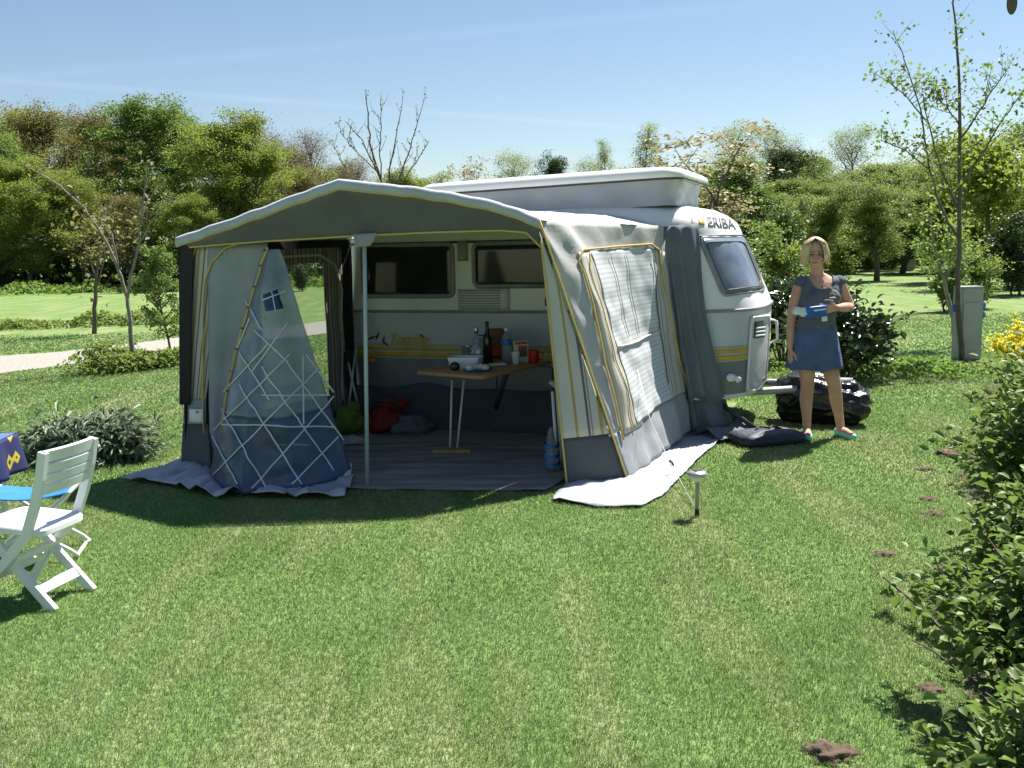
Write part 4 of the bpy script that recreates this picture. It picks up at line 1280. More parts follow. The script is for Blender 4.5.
# --- right side wall: s from the front corner to the caravan, t from the ground up
def side_wall(s, t):
    p = BR.lerp(RB, s).lerp(ER.lerp(TRB, s), t)
    return p
SWN = Vector((.93, -.36, 0))
def sw(s, t):
    p = side_wall(s, t)
    bulge = -.05 * math.sin(math.pi * s) * math.sin(math.pi * t) + .10 * min(1, s / .14) * max(0, 1 - max(0, s - .14) / .5) ** 1.5 * min(1, t * 3) * min(1, (1 - t) * 5)
    drag = .020 * math.sin((s * 1.2 + t * .9) * 26) * max(0, 1 - ((1 - t) ** 2 + s ** 2) ** .5 * 2.2)     # folds running out of the upper front corner
    low = .010 * math.sin(s * 34 + 2 * noise.noise(Vector((s * 5, 0, 1)))) * max(0, .28 - t) * 3
    return p + SWN * (bulge + wr(p, 21, .022, 2.2) + wr(p, 22, .013, 7) + drag + low)
band_t = .27
def sub(S, s0, s1, t0, t1): return lambda a, c: S(s0 + (s1 - s0) * a, t0 + (t1 - t0) * c)
wq = qpx(sw, ((630, 424), (683, 393), (656, 246), (579, 249)))
dq2 = qpx(sw, ((605, 437), (684, 392)))
bt0, bt1 = dq2[0][1], dq2[1][1]
def bandline(s): return bt0 + (bt1 - bt0) * s
MB().sheet(lambda a, c: sw(a, bandline(a) + (1 - bandline(a)) * c), 44, 40, .004).build('side_wall', M['canvas_light'], aw)
MB().sheet(lambda a, c: sw(a, bandline(a) * c), 44, 12, .004).build('wall_band', M['canvas_grey'], aw)
def spatch(q, d, name, m_, nu=24, nv=24, th=.004, crease=0.0):
    def fn(a, c):
        s = (q[0][0] * (1 - a) + q[1][0] * a) * (1 - c) + (q[3][0] * (1 - a) + q[2][0] * a) * c
        t = (q[0][1] * (1 - a) + q[1][1] * a) * (1 - c) + (q[3][1] * (1 - a) + q[2][1] * a) * c
        p = sw(s, t)
        return p + SWN * (d + crease * (noise.noise(p * 6) + .5 * noise.noise(p * 15)) + crease * .2 * math.sin(c * 60))
    o = MB().sheet(fn, nu, nv, th).build(name, m_ if not isinstance(m_, str) else M[m_], aw)
    return o
mS = stripe_mat('side_curtain_stripes', (.47, .455, .41), [(.10, .14, (.34, .28, .15)), (.30, .34, (.25, .24, .22)), (.5, .57, (.36, .31, .2)), (.78, .81, (.28, .27, .25))], period=.11)
cl = spatch(qpx(sw, ((624, 434), (642, 424), (594, 250), (577, 252))), .006, 'striped_curtain', mS, 10, 30)
cr_ = spatch(qpx(sw, ((668, 400), (686, 391), (664, 252), (650, 248))), .006, 'striped_curtain', mS, 10, 30)
for o in (cl, cr_):
    nn = len(o.data.vertices) // 2
    a = o.data.attributes.new('stripe', 'FLOAT', 'POINT'); a.data.foreach_set('value', [((i % nn) % 11) * .011 for i in range(len(o.data.vertices))])
sc_q = qpx(sw, ((636, 424), (671, 398), (651, 249), (588, 251)))
mSc = stripe_mat('screen_weave', (.52, .54, .55), [(.0, .32, (.41, .43, .45))], period=.032)
o = spatch(sc_q, .012, 'window_screen', mSc, 44, 90, crease=.0035)
nn = len(o.data.vertices) // 2
a = o.data.attributes.new('stripe', 'FLOAT', 'POINT'); a.data.foreach_set('value', [((i % nn) // 45) / 90 * 1.15 for i in range(len(o.data.vertices))])
# edge of the half rolled blind across the screen
def lp2(a, c, q=sc_q):
    s = (q[0][0] * (1 - a) + q[1][0] * a) * (1 - c) + (q[3][0] * (1 - a) + q[2][0] * a) * c
    t = (q[0][1] * (1 - a) + q[1][1] * a) * (1 - c) + (q[3][1] * (1 - a) + q[2][1] * a) * c
    return sw(s, t) + SWN * .022
MB().tube([lp2(i / 14, .45 - .02 * math.sin(i / 14 * 3.14)) for i in range(15)], .011, 6, flat=.6).build('blind_hem', M['cream_fabric'], aw)
for a in (.33, .58): MB().tube([lp2(a, .98 - .5 * i / 10) for i in range(11)], .003, 5).build('blind_cord', M['trim_grey'], aw)
MB().tube([lp2(.985, .1 + .85 * i / 12) for i in range(13)], .004, 5).build('zip', M['trim_dark'], aw)
def px_tube(S, uvs, r, d, name, m_, parent, K=None, dirn=None):
    K = K or dict(s0=0, s1=1, t0=0, t1=1)
    st_ = [find(S, u, v, **K) for u, v in uvs]
    P = []
    for a, c in zip(st_, st_[1:]):
        for k in range(8):
            f = k / 8; P.append(S(a[0] + (c[0] - a[0]) * f, a[1] + (c[1] - a[1]) * f) + (dirn or SWN) * d)
    P.append(S(*st_[-1]) + (dirn or SWN) * d)
    return MB().tube(P, r, 6).build(name, M[m_], parent)
px_tube(sw, ((622, 440), (601, 350), (577, 262), (581, 250), (650, 244), (658, 250), (672, 330), (687, 392)), .008, .012, 'piping', 'piping', aw)
px_tube(sw, ((633, 430), (612, 350), (588, 268), (588, 253)), .005, .014, 'piping', 'piping', aw)
MB().tube([BR.lerp(ER, i / 20) + Vector((-.004, -.015, 0)) for i in range(21)], .007, 6).build('piping', M['piping'], aw)
# a pale patch-panel in front of the window where the wall folds to the corner
# --- front right panel with vertical stripes
mF = stripe_mat('front_curtain_stripes', (.47, .46, .41), [(.0, .04, (.36, .26, .08)), (.30, .35, (.36, .26, .08)), (.52, .57, (.10, .10, .10)), (.59, .62, (.22, .2, .15)), (.75, .81, (.36, .26, .08)), (.90, .93, (.2, .19, .17))], period=.42)
FT = [at(533, 232, 6.83), at(541, 228, 6.83)]
fr_in_t, fr_in_b = at(541, 240, 6.81), B2
def front_right(s, t):
    p = fr_in_b.lerp(BR + Vector((-.01, -.005, 0)), s).lerp(fr_in_t.lerp(ER + Vector((-.004, -.012, -.08)), s), t)
    return p + FWD * (.012 * math.sin(math.pi * s) + wr(p, 31, .010, 4))
tb_ = find(front_right, 580, 437)[1]
o = MB().sheet(lambda a, c: front_right(a, tb_ + (1 - tb_) * c), 14, 24, .004).build('front_panel', mF, aw)
nn = len(o.data.vertices) // 2
a = o.data.attributes.new('stripe', 'FLOAT', 'POINT')
vals = []
for i in range(len(o.data.vertices)):
    k = i % nn; ii, jj = k % 15, k // 15
    f = tb_ + (1 - tb_) * jj / 24
    wdt = (BR - B2).length * (1 - f) + .04 * f
    vals.append(.015 + ii / 14 * wdt)
a.data.foreach_set('value', vals)
MB().sheet(lambda a, c: front_right(a, tb_ * c), 14, 10, .004).build('wall_band', M['canvas_dark'], aw)
MB().tube([front_right(0, i / 20) + FWD * .006 for i in range(21)], .008, 6).build('piping', M['piping'], aw)

# --- dark flap from the side wall round the caravan nose
f_top = [TRB, at(676, 221, 8.27), at(690, 219, 8.32), at(700, 230, 8.34)]
f_bot = [RB, at(705, 432, 8.22), at(720, 428, 8.2), gnd(735, 430)]
for p in f_bot: p.z = max(p.z, .02)
def flap(s, t):
    u0, v0 = proj(seg_t(f_bot, s)); u1, v1 = [(664, 227), (676, 223), (688, 221), (699, 223)][0] if s <= 0 else (664 + 35 * s, 227 - 6 * s + 2 * s * s)
    u, v = u0 + (u1 - u0) * t - 8 * s * math.sin(math.pi * t), v0 + (v1 - v0) * t
    D = seg_t(f_bot, s).y * (1 - t) + (TRB.y + .05 * s) * t
    h = BODY.ray_cast(Vector((0, 0, CAMZ)), ray(u, v).normalized())
    if h[0] is not None: D = min(D, h[0].y - .075)
    p = at(u, v, D)
    out = Vector((.3, -.95, 0))
    return p + out * (.02 * math.sin(s * 17 + 1.5 * t) * (1 - .6 * t) + wr(p, 41, .022, 3))
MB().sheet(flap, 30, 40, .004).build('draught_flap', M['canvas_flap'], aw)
b = MB()   # crumpled foot of the flap
def foot(s, t):
    p = f_bot[0].lerp(f_bot[3], s) + Vector((.18, -.30, 0)) * t
    return Vector((p.x, p.y, .03 + .09 * math.sin(math.pi * min(1, t * 1.1)) * (.6 + .8 * noise.noise(p * 7)) + .03 * noise.noise(p * 16)))
b.sheet(foot, 24, 16, .004); b.build('flap_foot', M['canvas_flap'], aw)

# --- ground skirts
def ground_sheet(name, inner, outer, m_, nu=60, nv=10, amp=.02, z0=.012, sc_=5, parent=aw):
    def fn(s, t):
        p = lerp_poly(inner, s).lerp(lerp_poly(outer, s), t)
        h = abs(noise.noise(Vector((p.x * sc_, p.y * sc_, 3)))) * amp + abs(noise.noise(Vector((p.x * sc_ * 2.6, p.y * sc_ * 2.6, 7)))) * amp * .5
        return Vector((p.x, p.y, z0 + h))
    NO_GRASS.append([(*p[:2],) for p in inner] + [(*p[:2],) for p in reversed(outer)])
    return MB().sheet(fn, nu, nv, .004).build(name, m_, parent)
ground_sheet('ground_skirt', [B2 + Vector((.0, .02, 0)), BR + Vector((-.05, .03, 0)), gnd(690, 431), gnd(737, 426)],
             [gnd(552, 502), gnd(598, 509), gnd(640, 509), gnd(664, 497), gnd(700, 459), gnd(727, 437), gnd(742, 430)], M['skirt_pvc'], amp=.03)
ground_sheet('ground_skirt', [gnd(190, 462), gnd(215, 476), gnd(250, 478), gnd(352, 475)], [gnd(122, 482), gnd(150, 485), gnd(180, 490), gnd(222, 502), gnd(245, 496), gnd(262, 500), gnd(345, 501), gnd(354, 484)], M['skirt_pvc'], amp=.085, z0=.02, sc_=4)
# groundsheet inside the awning, a thing of its own
NO_GRASS.append([tuple(p[:2]) for p in (gnd(200, 476), gnd(350, 490), gnd(560, 492), BR, RB, cw(2.0, .2, 0), cw(-1.1, .2, 0), BL)])
NO_GRASS.append([tuple(cw(x, y, 0)[:2]) for x, y in ((-1, 0), (2.3, 0), (2.3, 2), (-1, 2))])
m, nt = new_mat('rug_weave')
out = N(nt, 'ShaderNodeOutputMaterial'); p_ = N(nt, 'ShaderNodeBsdfPrincipled'); p_.inputs['Roughness'].default_value = .9
tc = N(nt, 'ShaderNodeTexCoord'); mp = N(nt, 'ShaderNodeMapping'); mp.inputs['Rotation'].default_value = (0, 0, R(20)); mp.inputs['Scale'].default_value = (.8, 5, 1)
nt.links.new(tc.outputs['Object'], mp.inputs[0]); nz = N(nt, 'ShaderNodeTexNoise'); nz.inputs['Scale'].default_value = 2; nz.inputs['Detail'].default_value = 7; nt.links.new(mp.outputs[0], nz.inputs[0])
rp = N(nt, 'ShaderNodeMapRange'); rp.inputs[1].default_value = .35; rp.inputs[2].default_value = .65; nt.links.new(nz.outputs[0], rp.inputs[0])
nt.links.new(mixrgb(nt, rp.outputs[0], (.17, .155, .15), (.33, .305, .285)), p_.inputs['Base Color']); nt.links.new(p_.outputs[0], out.inputs[0])
fl = [gnd(352, 490), gnd(380, 491), gnd(460, 492), gnd(545, 492)]
bk = [cw(-.95, .05, 0), cw(-.5, .05, 0), cw(.6, .05, 0), cw(1.8, .05, 0)]
fl = [gnd(225, 473)] + fl
bk = [cw(-1.1, .05, 0)] + bk
def rugf(s, t):
    p = seg_t(fl, s).lerp(seg_t(bk, s), t)
    return Vector((p.x, p.y, .014 + .012 * abs(noise.noise(p * 4)) + .006 * noise.noise(p * 11)))
rg = MB().sheet(rugf, 70, 50, .004).build('floor_mat', m)
tag(rg, 'grey brown woven groundsheet covering the floor inside the awning', 'rug')
# draught skirt hanging along the caravan below the body
def dsk(s, t):
    x = -.95 + 2.9 * s
    p = cw(x, -.16 * (1 - t) - .012, .015 + .36 * t)
    return p - CN * (.03 * math.sin(s * 9 + t * 5) * (1 - t) + .02 * noise.noise(p * 3)) + Vector((0, 0, .05 * noise.noise(Vector((s * 6, 0, 4))) * t))
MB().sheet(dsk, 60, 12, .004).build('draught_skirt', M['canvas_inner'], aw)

# --- left side wall with its window (seen from inside)
LBT2, LBB2 = LBT, LBB
def left_wall(s, t):
    p = BL.lerp(LBB2, s).lerp(EL.lerp(LBT2, s), t)
    return p + Vector((.7, -.7, 0)) * wr(p, 51, .025, 2.5)
lq = qpx(left_wall, ((281, 400), (318, 400), (323, 263), (281, 262)))
ls0, ls1, lt0, lt1 = min(q[0] for q in lq), max(q[0] for q in lq), (lq[0][1] + lq[1][1]) / 2, (lq[2][1] + lq[3][1]) / 2
ls0 -= .1
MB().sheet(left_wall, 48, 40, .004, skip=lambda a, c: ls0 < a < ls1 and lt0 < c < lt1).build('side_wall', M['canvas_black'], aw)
INW = Vector((.7, -.7, 0))
def lpatch(a, b_, c, d, off_, name, m_, nu=16, nv=20):
    return MB().sheet(lambda x, y: left_wall(a + (b_ - a) * x, c + (d - c) * y) + INW * (off_ + .008 * math.sin(x * 25)), nu, nv, .004).build(name, m_, aw)
lpatch(ls0 - .02, ls1 + .02, lt0 - .02, lt1 + .02, -.004, 'window_pane', M['pvc_window'])
mL = stripe_mat('left_curtain_stripes', (.34, .31, .27), [(.1, .2, (.05, .04, .04)), (.35, .5, (.16, .08, .05)), (.7, .8, (.06, .05, .05))], period=.09)
o1 = lpatch(ls1 - .01, ls1 + .11, lt0 - .12, lt1 + .06, .03, 'window_curtain', mL)
o2 = lpatch(ls0, ls1 + .10, lt1 - .005, lt1 + .07, .02, 'window_curtain', mL)
for o, ln in ((o1, .3), (o2, .6)):
    nn = len(o.data.vertices) // 2
    a = o.data.attributes.new('stripe', 'FLOAT', 'POINT'); a.data.foreach_set('value', [((i % nn) % 17) / 16 * ln for i in range(len(o.data.vertices))])
px_tube(left_wall, ((280, 257), (318, 255), (333, 265), (340, 290), (341, 400)), .012, .03, 'piping', 'cream_fabric', aw, dirn=INW)

# --- front left panels
def plane_panel(name, uvY, m_, nu=14, nv=24, th=.004, wob_=.012, parent=aw, seed=61, folds=0):
    """a cloth panel hung between four points (bottom left, bottom right, top right, top left)"""
    q = uvY
    def fn(s, t):
        p = q[0].lerp(q[1], s).lerp(q[3].lerp(q[2], s), t)
        return p + FWD * (wr(p, seed, wob_, 3) + (folds and .012 * math.sin(s * folds)))
    return fn, MB().sheet(fn, nu, nv, th).build(name, m_, parent)
Yf = lambda u: 7.58 + (u - 186) / (367 - 186) * (6.80 - 7.58)   # depth of the front wall under pixel column u
f0, _ = plane_panel('corner_strip', [BL + Vector((-.02, 0, .48)), BL + Vector((.07, -.03, .48)), at(193, 246, 7.5), at(179, 244, 7.55)], M['canvas_black'])
mFL = stripe_mat('front_left_stripes', (.46, .45, .42), [(.1, .2, (.14, .12, .1)), (.35, .5, (.36, .26, .08)), (.7, .8, (.14, .1, .08))], period=.10)
tl0 = gnd(188, 465)
f1, o = plane_panel('striped_panel', [at(184, 401, Yf(184)), at(205, 402, Yf(205)), at(226, 246, Yf(226)), at(193, 246, Yf(193))], mFL)
a = o.data.attributes.new('stripe', 'FLOAT', 'POINT'); nn = len(o.data.vertices) // 2
a.data.foreach_set('value', [((i % nn) % 15) / 14 * .2 for i in range(len(o.data.vertices))])
f2, _ = plane_panel('wall_band', [gnd(181, 466), gnd(211, 473), at(208, 424, Yf(208)), at(183, 424, Yf(183))], M['canvas_dark'], seed=62)
f2b, _ = plane_panel('wall_band', [at(183, 425, Yf(183)), at(206, 425, Yf(206)), at(206, 400, Yf(206)), at(184, 400, Yf(184))], M['canvas_grey'], seed=62)
lb, _ = plane_panel('maker_label', [at(189, 422, 7.53), at(203, 423, 7.46), at(203, 409, 7.46), at(189, 409, 7.53)], M['white_plastic'], 4, 4, seed=62, wob_=.002)
MB().ellipsoid(at(197, 412, 7.45), (.014, .006, .012), 8, 6).build('label_emblem', M['yellow'], aw)
f3, _ = plane_panel('door_panel', [at(210, 478, Yf(214)), at(224, 482, Yf(224)), at(268, 243, Yf(260)), at(207, 243, Yf(207))], M['canvas_grey'], 20, 30, seed=63, folds=9)
def arch(uvs, r, m_, name='piping', dy=-.02, n_=5):
    P = [at(u, v, Yf(u) + dy) for u, v in uvs]
    return MB().tube(P, r, 6).build(name, M[m_], aw)
arch(((205, 470), (203, 400), (203, 330), (203, 300), (205, 280), (212, 262), (225, 248), (240, 243), (266, 241)), .008, 'piping')
arch(((190, 300), (191, 262), (196, 246)), .007, 'piping')
# zip edge: yellow tape with brown teeth marks
zp = [(268, 243), (262, 262), (254, 290), (246, 318), (238, 345), (231, 375), (226, 400)]
ZM = []
for i in range(1, 16):
    k = i / 16 * 6; j = int(k); u = zp[j][0] + (zp[min(j + 1, 6)][0] - zp[j][0]) * (k - j); v = zp[j][1] + (zp[min(j + 1, 6)][1] - zp[j][1]) * (k - j)
    if i % 2: ZM.append((u, v))

# --- the loosened clear door panel, draped like a fan from the door top
AP = at(268, 247, 7.02)
def fan(s, t):   # t = 1 at the apex
    bl_ = [gnd(207, 482, .03), gnd(245, 494, .03), gnd(300, 488, .03), gnd(352, 476, .06)]
    bot = seg_t(bl_, s)
    if t > .999: t = .999
    p = bot.lerp(AP + Vector(((s - .35) * .12, 0, 0)), t)
    belly = (.08 * math.sin(math.pi * s) * math.sin(math.pi * (1 - t) ** 1.3))
    fold = .035 * math.sin(s * 11 + 2.5 * t) * (1 - t) ** .6
    return p + FWD * (belly + fold + wr(p, 71, .04, 3) + wr(p, 72, .02, 8))
KFan = dict(s0=0, s1=1, t0=0, t1=.999)
def fan_cut(s, t): return fan(s, t)
MB().sheet(lambda a, c: fan(a, .30 + .69 * c), 40, 44, .002).build('clear_panel', M['pvc'], aw)
MB().sheet(lambda a, c: fan(a, .305 * c), 40, 20, .002).build('clear_panel', M['pvc_dark'], aw)
def fl_line(uvs, r=.0075):
    uvs = [(a[0] + (c[0] - a[0]) * k / 4, a[1] + (c[1] - a[1]) * k / 4) for a, c in zip(uvs, uvs[1:]) for k in range(4)] + [uvs[-1]]
    px_tube(fan, uvs, r, .008, 'lattice_line', 'lattice', aw, KFan, FWD)
for q in (((213, 436), (238, 484)), ((222, 408), (268, 490)), ((240, 384), (302, 484)), ((262, 366), (334, 470)), ((286, 360), (344, 440)), ((306, 354), (334, 392)),
          ((339, 436), (292, 484)), ((334, 396), (252, 488)), ((318, 368), (214, 474)), ((292, 352), (214, 430)), ((268, 344), (224, 392)),
          ((222, 424), (336, 427)), ((262, 395), (330, 395)), ((303, 356), (304, 424)), ((255, 330), (288, 362)), ((240, 352), (270, 400)), ((250, 318), (236, 352)), ((288, 322), (252, 372)), ((246, 300), (262, 330))):
    fl_line(q, .0062)
for q in (((266, 311), (284, 308), (278, 289), (263, 295)),):
    st_ = [find(fan, u, v, **KFan) for u, v in q]
    def fq_(a, c):
        s = (st_[0][0] * (1 - a) + st_[1][0] * a) * (1 - c) + (st_[3][0] * (1 - a) + st_[2][0] * a) * c
        t = (st_[0][1] * (1 - a) + st_[1][1] * a) * (1 - c) + (st_[3][1] * (1 - a) + st_[2][1] * a) * c
        return fan(s, t) + FWD * .006
    M['patch_blue'] = mat('patch_blue', (.03, .05, .13), .5)
    MB().sheet(fq_, 5, 5, .002).build('blue_patch', M['patch_blue'], aw)
    fl_line(((263, 300), (286, 291)), .005); fl_line(((272, 291), (276, 312)), .004)
px_tube(fan, zp + [(224, 420)], .0085, .012, 'zip_tape', 'piping', aw, KFan, FWD)
for u, v in ZM:
    MB().box(fan(*find(fan, u, v, **KFan)) + FWD * .018, (.022, .008, .012), Matrix.Rotation(R(20), 3, 'Y')).build('zip_mark', M['trim_dark'], aw)
# lower hem of the loose panel
def hem(s, t):
    p = gnd(244, 490).lerp(gnd(353, 482), s) + Vector((0, -.10, 0)) * (1 - t)
    return Vector((p.x, p.y, .015 + .13 * t + .015 * noise.noise(p * 6)))
MB().sheet(hem, 20, 6, .004).build('hem', M['skirt_pvc'], aw)
# guy line of the right wall
g0 = sw(.42, .72) + SWN * .03
b = MB(); b.tube([at(633, 352, 7.6), at(650, 420, 7.05), at(670, 462, 6.85), gnd(694, 506, .02)], .003, 5); b.build('guy_rope', M['rope'], aw)
b = MB(); b.tube([at(670, 460, 6.85), at(673, 466, 6.83)], .012, 6); b.build('rope_slider', M['trim_dark'], aw)

# ------------------------------------------------------------------ things inside the awning
def zrot(a): return Matrix.Rotation(a, 3, 'Z')
TZ = .70
tN, tL, tR = at(482, 376, 7.2), at(415, 371, 7.54), at(555, 359, 8.1)
tN = gnd(482, 376, TZ); tL = gnd(415, 371, TZ); tR = gnd(553, 360, TZ)
tB = tL + (tR - tN)
tbl = tag(empty('folding_table', Vector(((tN.x + tB.x) / 2, (tN.y + tB.y) / 2, 0))), 'wooden topped folding table inside the awning', 'table')
b = MB()
quad = [tN, tR, tB, tL]
cen = sum(quad, Vector()) / 4
def inset(k, z): return [Vector((*(cen + (q - cen) * k)[:2], z)) for q in quad]
def roundq(q, r=.05, k=4):
    out = []
    for i in range(4):
        p, a, c = q[i], q[i - 1], q[(i + 1) % 4]
        u_, w_ = (a - p).normalized() * r, (c - p).normalized() * r
        for j in range(k + 1):
            t = j / k; out.append((p + u_).lerp(p, t).lerp(p.lerp(p + w_, t), t))
    return out
b.loft([roundq(inset(.99, TZ - .028)), roundq(inset(1, TZ - .022)), roundq(inset(1, TZ - .006)), roundq(inset(.99, TZ))])
b.build('tabletop', M['wood_top'], tbl)
for u0, u1 in ((452, 450), (464, 457)):
    MB().tube([gnd(u1, 449, .02), at(u0, 380, gnd(u1, 449).y - .05)], .009, 8).build('leg', M['white_paint'], tbl)
b = MB(); b.tube([gnd(450, 449, .025), gnd(457, 449, .025)], .008, 6); b.build('stretcher', M['silver'], tbl)
p0 = tN.lerp(tR, .45).lerp(cen, .3)
b = MB(); b.tube([Vector((p0.x, p0.y, TZ - .03)), Vector((p0.x - .10, p0.y + .55, .30))], .022, 6); b.build('bracket', M['trim_dark'], tbl)
pb = gnd(452, 454)
bd = tag(MB().box(pb + Vector((0, 0, .028)), (.30, .09, .022), zrot(-.05), bev=.004).build('wooden_board', M['plank']), 'short wooden board lying on the floor mat under the table legs', 'board')

def on_table(u, v): return gnd(u, v, TZ)
def lathe_thing(name, label, cat, p, prof, m_, n=20, extra=None):
    r = tag(empty(name, p), label, cat)
    MB().lathe(prof, p, n).build('body', M[m_] if isinstance(m_, str) else m_, r)
    return r
p = on_table(466, 368)
tub = tag(empty('plastic_tub', p), 'white plastic tub on the near end of the table', 'tub')
rt_ = zrot(-.2)
b = MB()
def rbox(p, sx, sy, z0, z1, k0, k1, rot):
    def ring(z, k):
        c = [Vector((sx * k, -sy * k, 0)), Vector((sx * k, sy * k, 0)), Vector((-sx * k, sy * k, 0)), Vector((-sx * k, -sy * k, 0))]
        return [p + rot @ q + Vector((0, 0, z)) for q in roundq(c, .03)]
    return [ring(z0, k0 * .96), ring(z0 + .01, k0), ring(z1 - .01, k1), ring(z1, k1 * 1.03), ring(z1, k1 * .95), ring(z0 + .02, k0 * .93)]
b.loft(rbox(p, .125, .09, 0, .09, .9, 1, rt_)); b.build('body', M['white_plastic'], tub)
p2 = on_table(455, 371); rr = tag(empty('dark_fruit', p2), 'small dark lump in front of the white tub', 'fruit')
b = MB(); b.ellipsoid(p2 + Vector((0, 0, .035)), (.04, .032, .035)); b.build('body', M['eye'], rr)
p3 = on_table(478, 371); rr = tag(empty('plate', p3), 'blue rimmed plate with food beside the tub', 'plate')
b = MB(); b.lathe([(.02, 0), (.07, .002), (.115, .014), (.118, .017), (.07, .008), (.02, .006)], p3, 28); b.build('dish', M['blue_fabric'], rr)
b = MB()
for i in range(7):
    b.ellipsoid(p3 + Vector((rng.uniform(-.07, .07), rng.uniform(-.04, .04), .03)), (.032, .028, .024), 10, 7)
b.build('food', M['cream_fabric'], rr)
wb = lathe_thing('wine_bottle', 'tall dark wine bottle on the table', 'bottle', on_table(488, 363), [(.03, 0), (.04, .004), (.04, .19), (.035, .215), (.016, .25), (.0145, .315), (.016, .318), (.016, .33), (.01, .333)], 'wine_glass')
gb = lathe_thing('glass_bottle', 'clear glass bottle with bright neck left of the wine bottle', 'bottle', on_table(477, 364), [(.03, 0), (.038, .004), (.038, .15), (.03, .18), (.014, .21), (.013, .27), (.015, .272), (.015, .285), (.01, .288)], 'bottle_clear')
MB().lathe([(.012, .24), (.016, .242), (.017, .295), (.012, .30)], on_table(477, 364), 14).build('neck_foil', M['silver'], gb)
pk = on_table(481, 358)
kt = tag(empty('kettle', pk), 'silver kettle behind the two bottles', 'kettle')
MB().lathe([(.07, 0), (.085, .01), (.09, .05), (.075, .11), (.04, .14), (.012, .15), (.014, .165), (.006, .17)], pk, 22).build('body', M['silver'], kt)
MB().tube([pk + Vector((-.07, 0, .06)), pk + Vector((-.11, 0, .10)), pk + Vector((-.125, 0, .13))], [.016, .012, .009], 8).build('spout', M['silver'], kt)
MB().tube([pk + Vector((-.06, 0, .12)), pk + Vector((-.04, 0, .19)), pk + Vector((.04, 0, .19)), pk + Vector((.07, 0, .11))], .008, 8).build('handle', M['trim_dark'], kt)
px_ = on_table(497, 358)
bk_ = tag(empty('wooden_box', px_), 'dark red brown upright box behind the bottles', 'box')
b = MB(); b.loft([roundq([px_ + zrot(.2) @ Vector((sx * k, sy * .04, z)) for sx, sy in ((-1, -1), (1, -1), (1, 1), (-1, 1))], .008) for z, k in ((0, .095), (.17, .10), (.24, .06), (.245, .05))]); b.build('body', M['brown'], bk_)
MB().box(px_ + Vector((0, -.045, .06)), (.14, .006, .06), zrot(.2)).build('label', M['red_plastic'], bk_)
pg = on_table(468, 357)
rd = tag(empty('radio', pg), 'small grey ribbed box at the back left of the table', 'radio')
MB().box(pg + Vector((0, 0, .05)), (.12, .05, .10), zrot(-.3), bev=.008).build('case', M['trim_grey'], rd)
b = MB()
for i in range(5): b.box(pg + zrot(-.3) @ Vector((0, -.027, 0)) + Vector((0, 0, .02 + .015 * i)), (.09, .004, .006), zrot(-.3))
b.build('grille', M['trim_dark'], rd)
wtr = lathe_thing('water_bottle', 'clear water bottle with blue label', 'bottle', on_table(507, 362), [(.035, 0), (.042, .006), (.042, .17), (.034, .21), (.014, .24), (.014, .255)], 'bottle_clear')
MB().lathe([(.0425, .14), (.0435, .142), (.0435, .18), (.0405, .182)], on_table(507, 362), 20).build('label', M['blue_plastic'], wtr)
MB().lathe([(.016, .25), (.017, .252), (.017, .272), (.01, .275)], on_table(507, 362), 14).build('cap', M['white_plastic'], wtr)
pc = on_table(521, 362)
ct = tag(empty('food_carton', pc), 'cream and brown food carton beside the water bottle', 'carton')
MB().box(pc + Vector((0, 0, .085)), (.115, .05, .17), zrot(.12), bev=.004).build('carton', M['cream_fabric'], ct)
MB().box(pc + zrot(.12) @ Vector((.012, -.027, 0)) + Vector((0, 0, .09)), (.07, .004, .09), zrot(.12)).build('picture', M['brown'], ct)
MB().box(pc + zrot(.12) @ Vector((0, -.027, 0)) + Vector((0, 0, .155)), (.10, .004, .022), zrot(.12)).build('band', M['red_plastic'], ct)
lathe_thing('paper_cup', 'white cup in front of the carton', 'cup', on_table(516, 364), [(.024, 0), (.026, .002), (.035, .095), (.037, .097), (.033, .097), (.024, .01)], 'white_plastic')
pm = on_table(534, 363)
mg = lathe_thing('mug', 'red mug at the right end of the table', 'mug', pm, [(.036, 0), (.041, .004), (.042, .10), (.043, .105), (.037, .105), (.035, .01)], 'red_plastic')
MB().tube([pm + Vector((.040, 0, .085)), pm + Vector((.068, 0, .08)), pm + Vector((.07, 0, .035)), pm + Vector((.040, 0, .025))], .007, 8).build('handle', M['red_plastic'], mg)
pt = on_table(497, 365)
rr = tag(empty('napkin', pt), 'white folded napkin lying before the bottles', 'napkin')
MB().box(pt + Vector((0, 0, .008)), (.13, .09, .012), zrot(.3), bev=.003).build('cloth', M['white_plastic'], rr)

# small white side table at the right of the opening
sA, sB = gnd(559, 474), gnd(546, 470)
sbz = .60
st0 = gnd(556, 474)
sd = tag(empty('side_table', st0), 'small white metal side table against the right wall', 'table')
sx = Vector((.95, .1, 0)); sy = Vector((.12, .99, 0))
o0 = gnd(558, 472)
topc = o0 + sx * .20 + sy * .19 + Vector((0, 0, sbz))
MB().box(topc, (.46, .44, .03), zrot(.12), bev=.008).build('tabletop', M['white_paint'], sd)
for i, j in ((0, 0), (1, 0), (0, 1), (1, 1)):
    q = o0 + sx * (.40 * i) + sy * (.38 * j)
    MB().tube([q + Vector((0, 0, .015)), q + Vector((-.03 * (1 - 2 * i), 0, sbz - .01))], .012, 8).build('leg', M['white_paint'], sd)
MB().tube([o0 + Vector((.03, 0, sbz - .09)), o0 + sx * .37 + Vector((0, 0, sbz - .09))], .009, 8).build('rail', M['white_paint'], sd)
q = o0 + sx * .22 + sy * .16
bg = tag(empty('brown_bag', q), 'brown bag standing under the small white side table', 'bag')
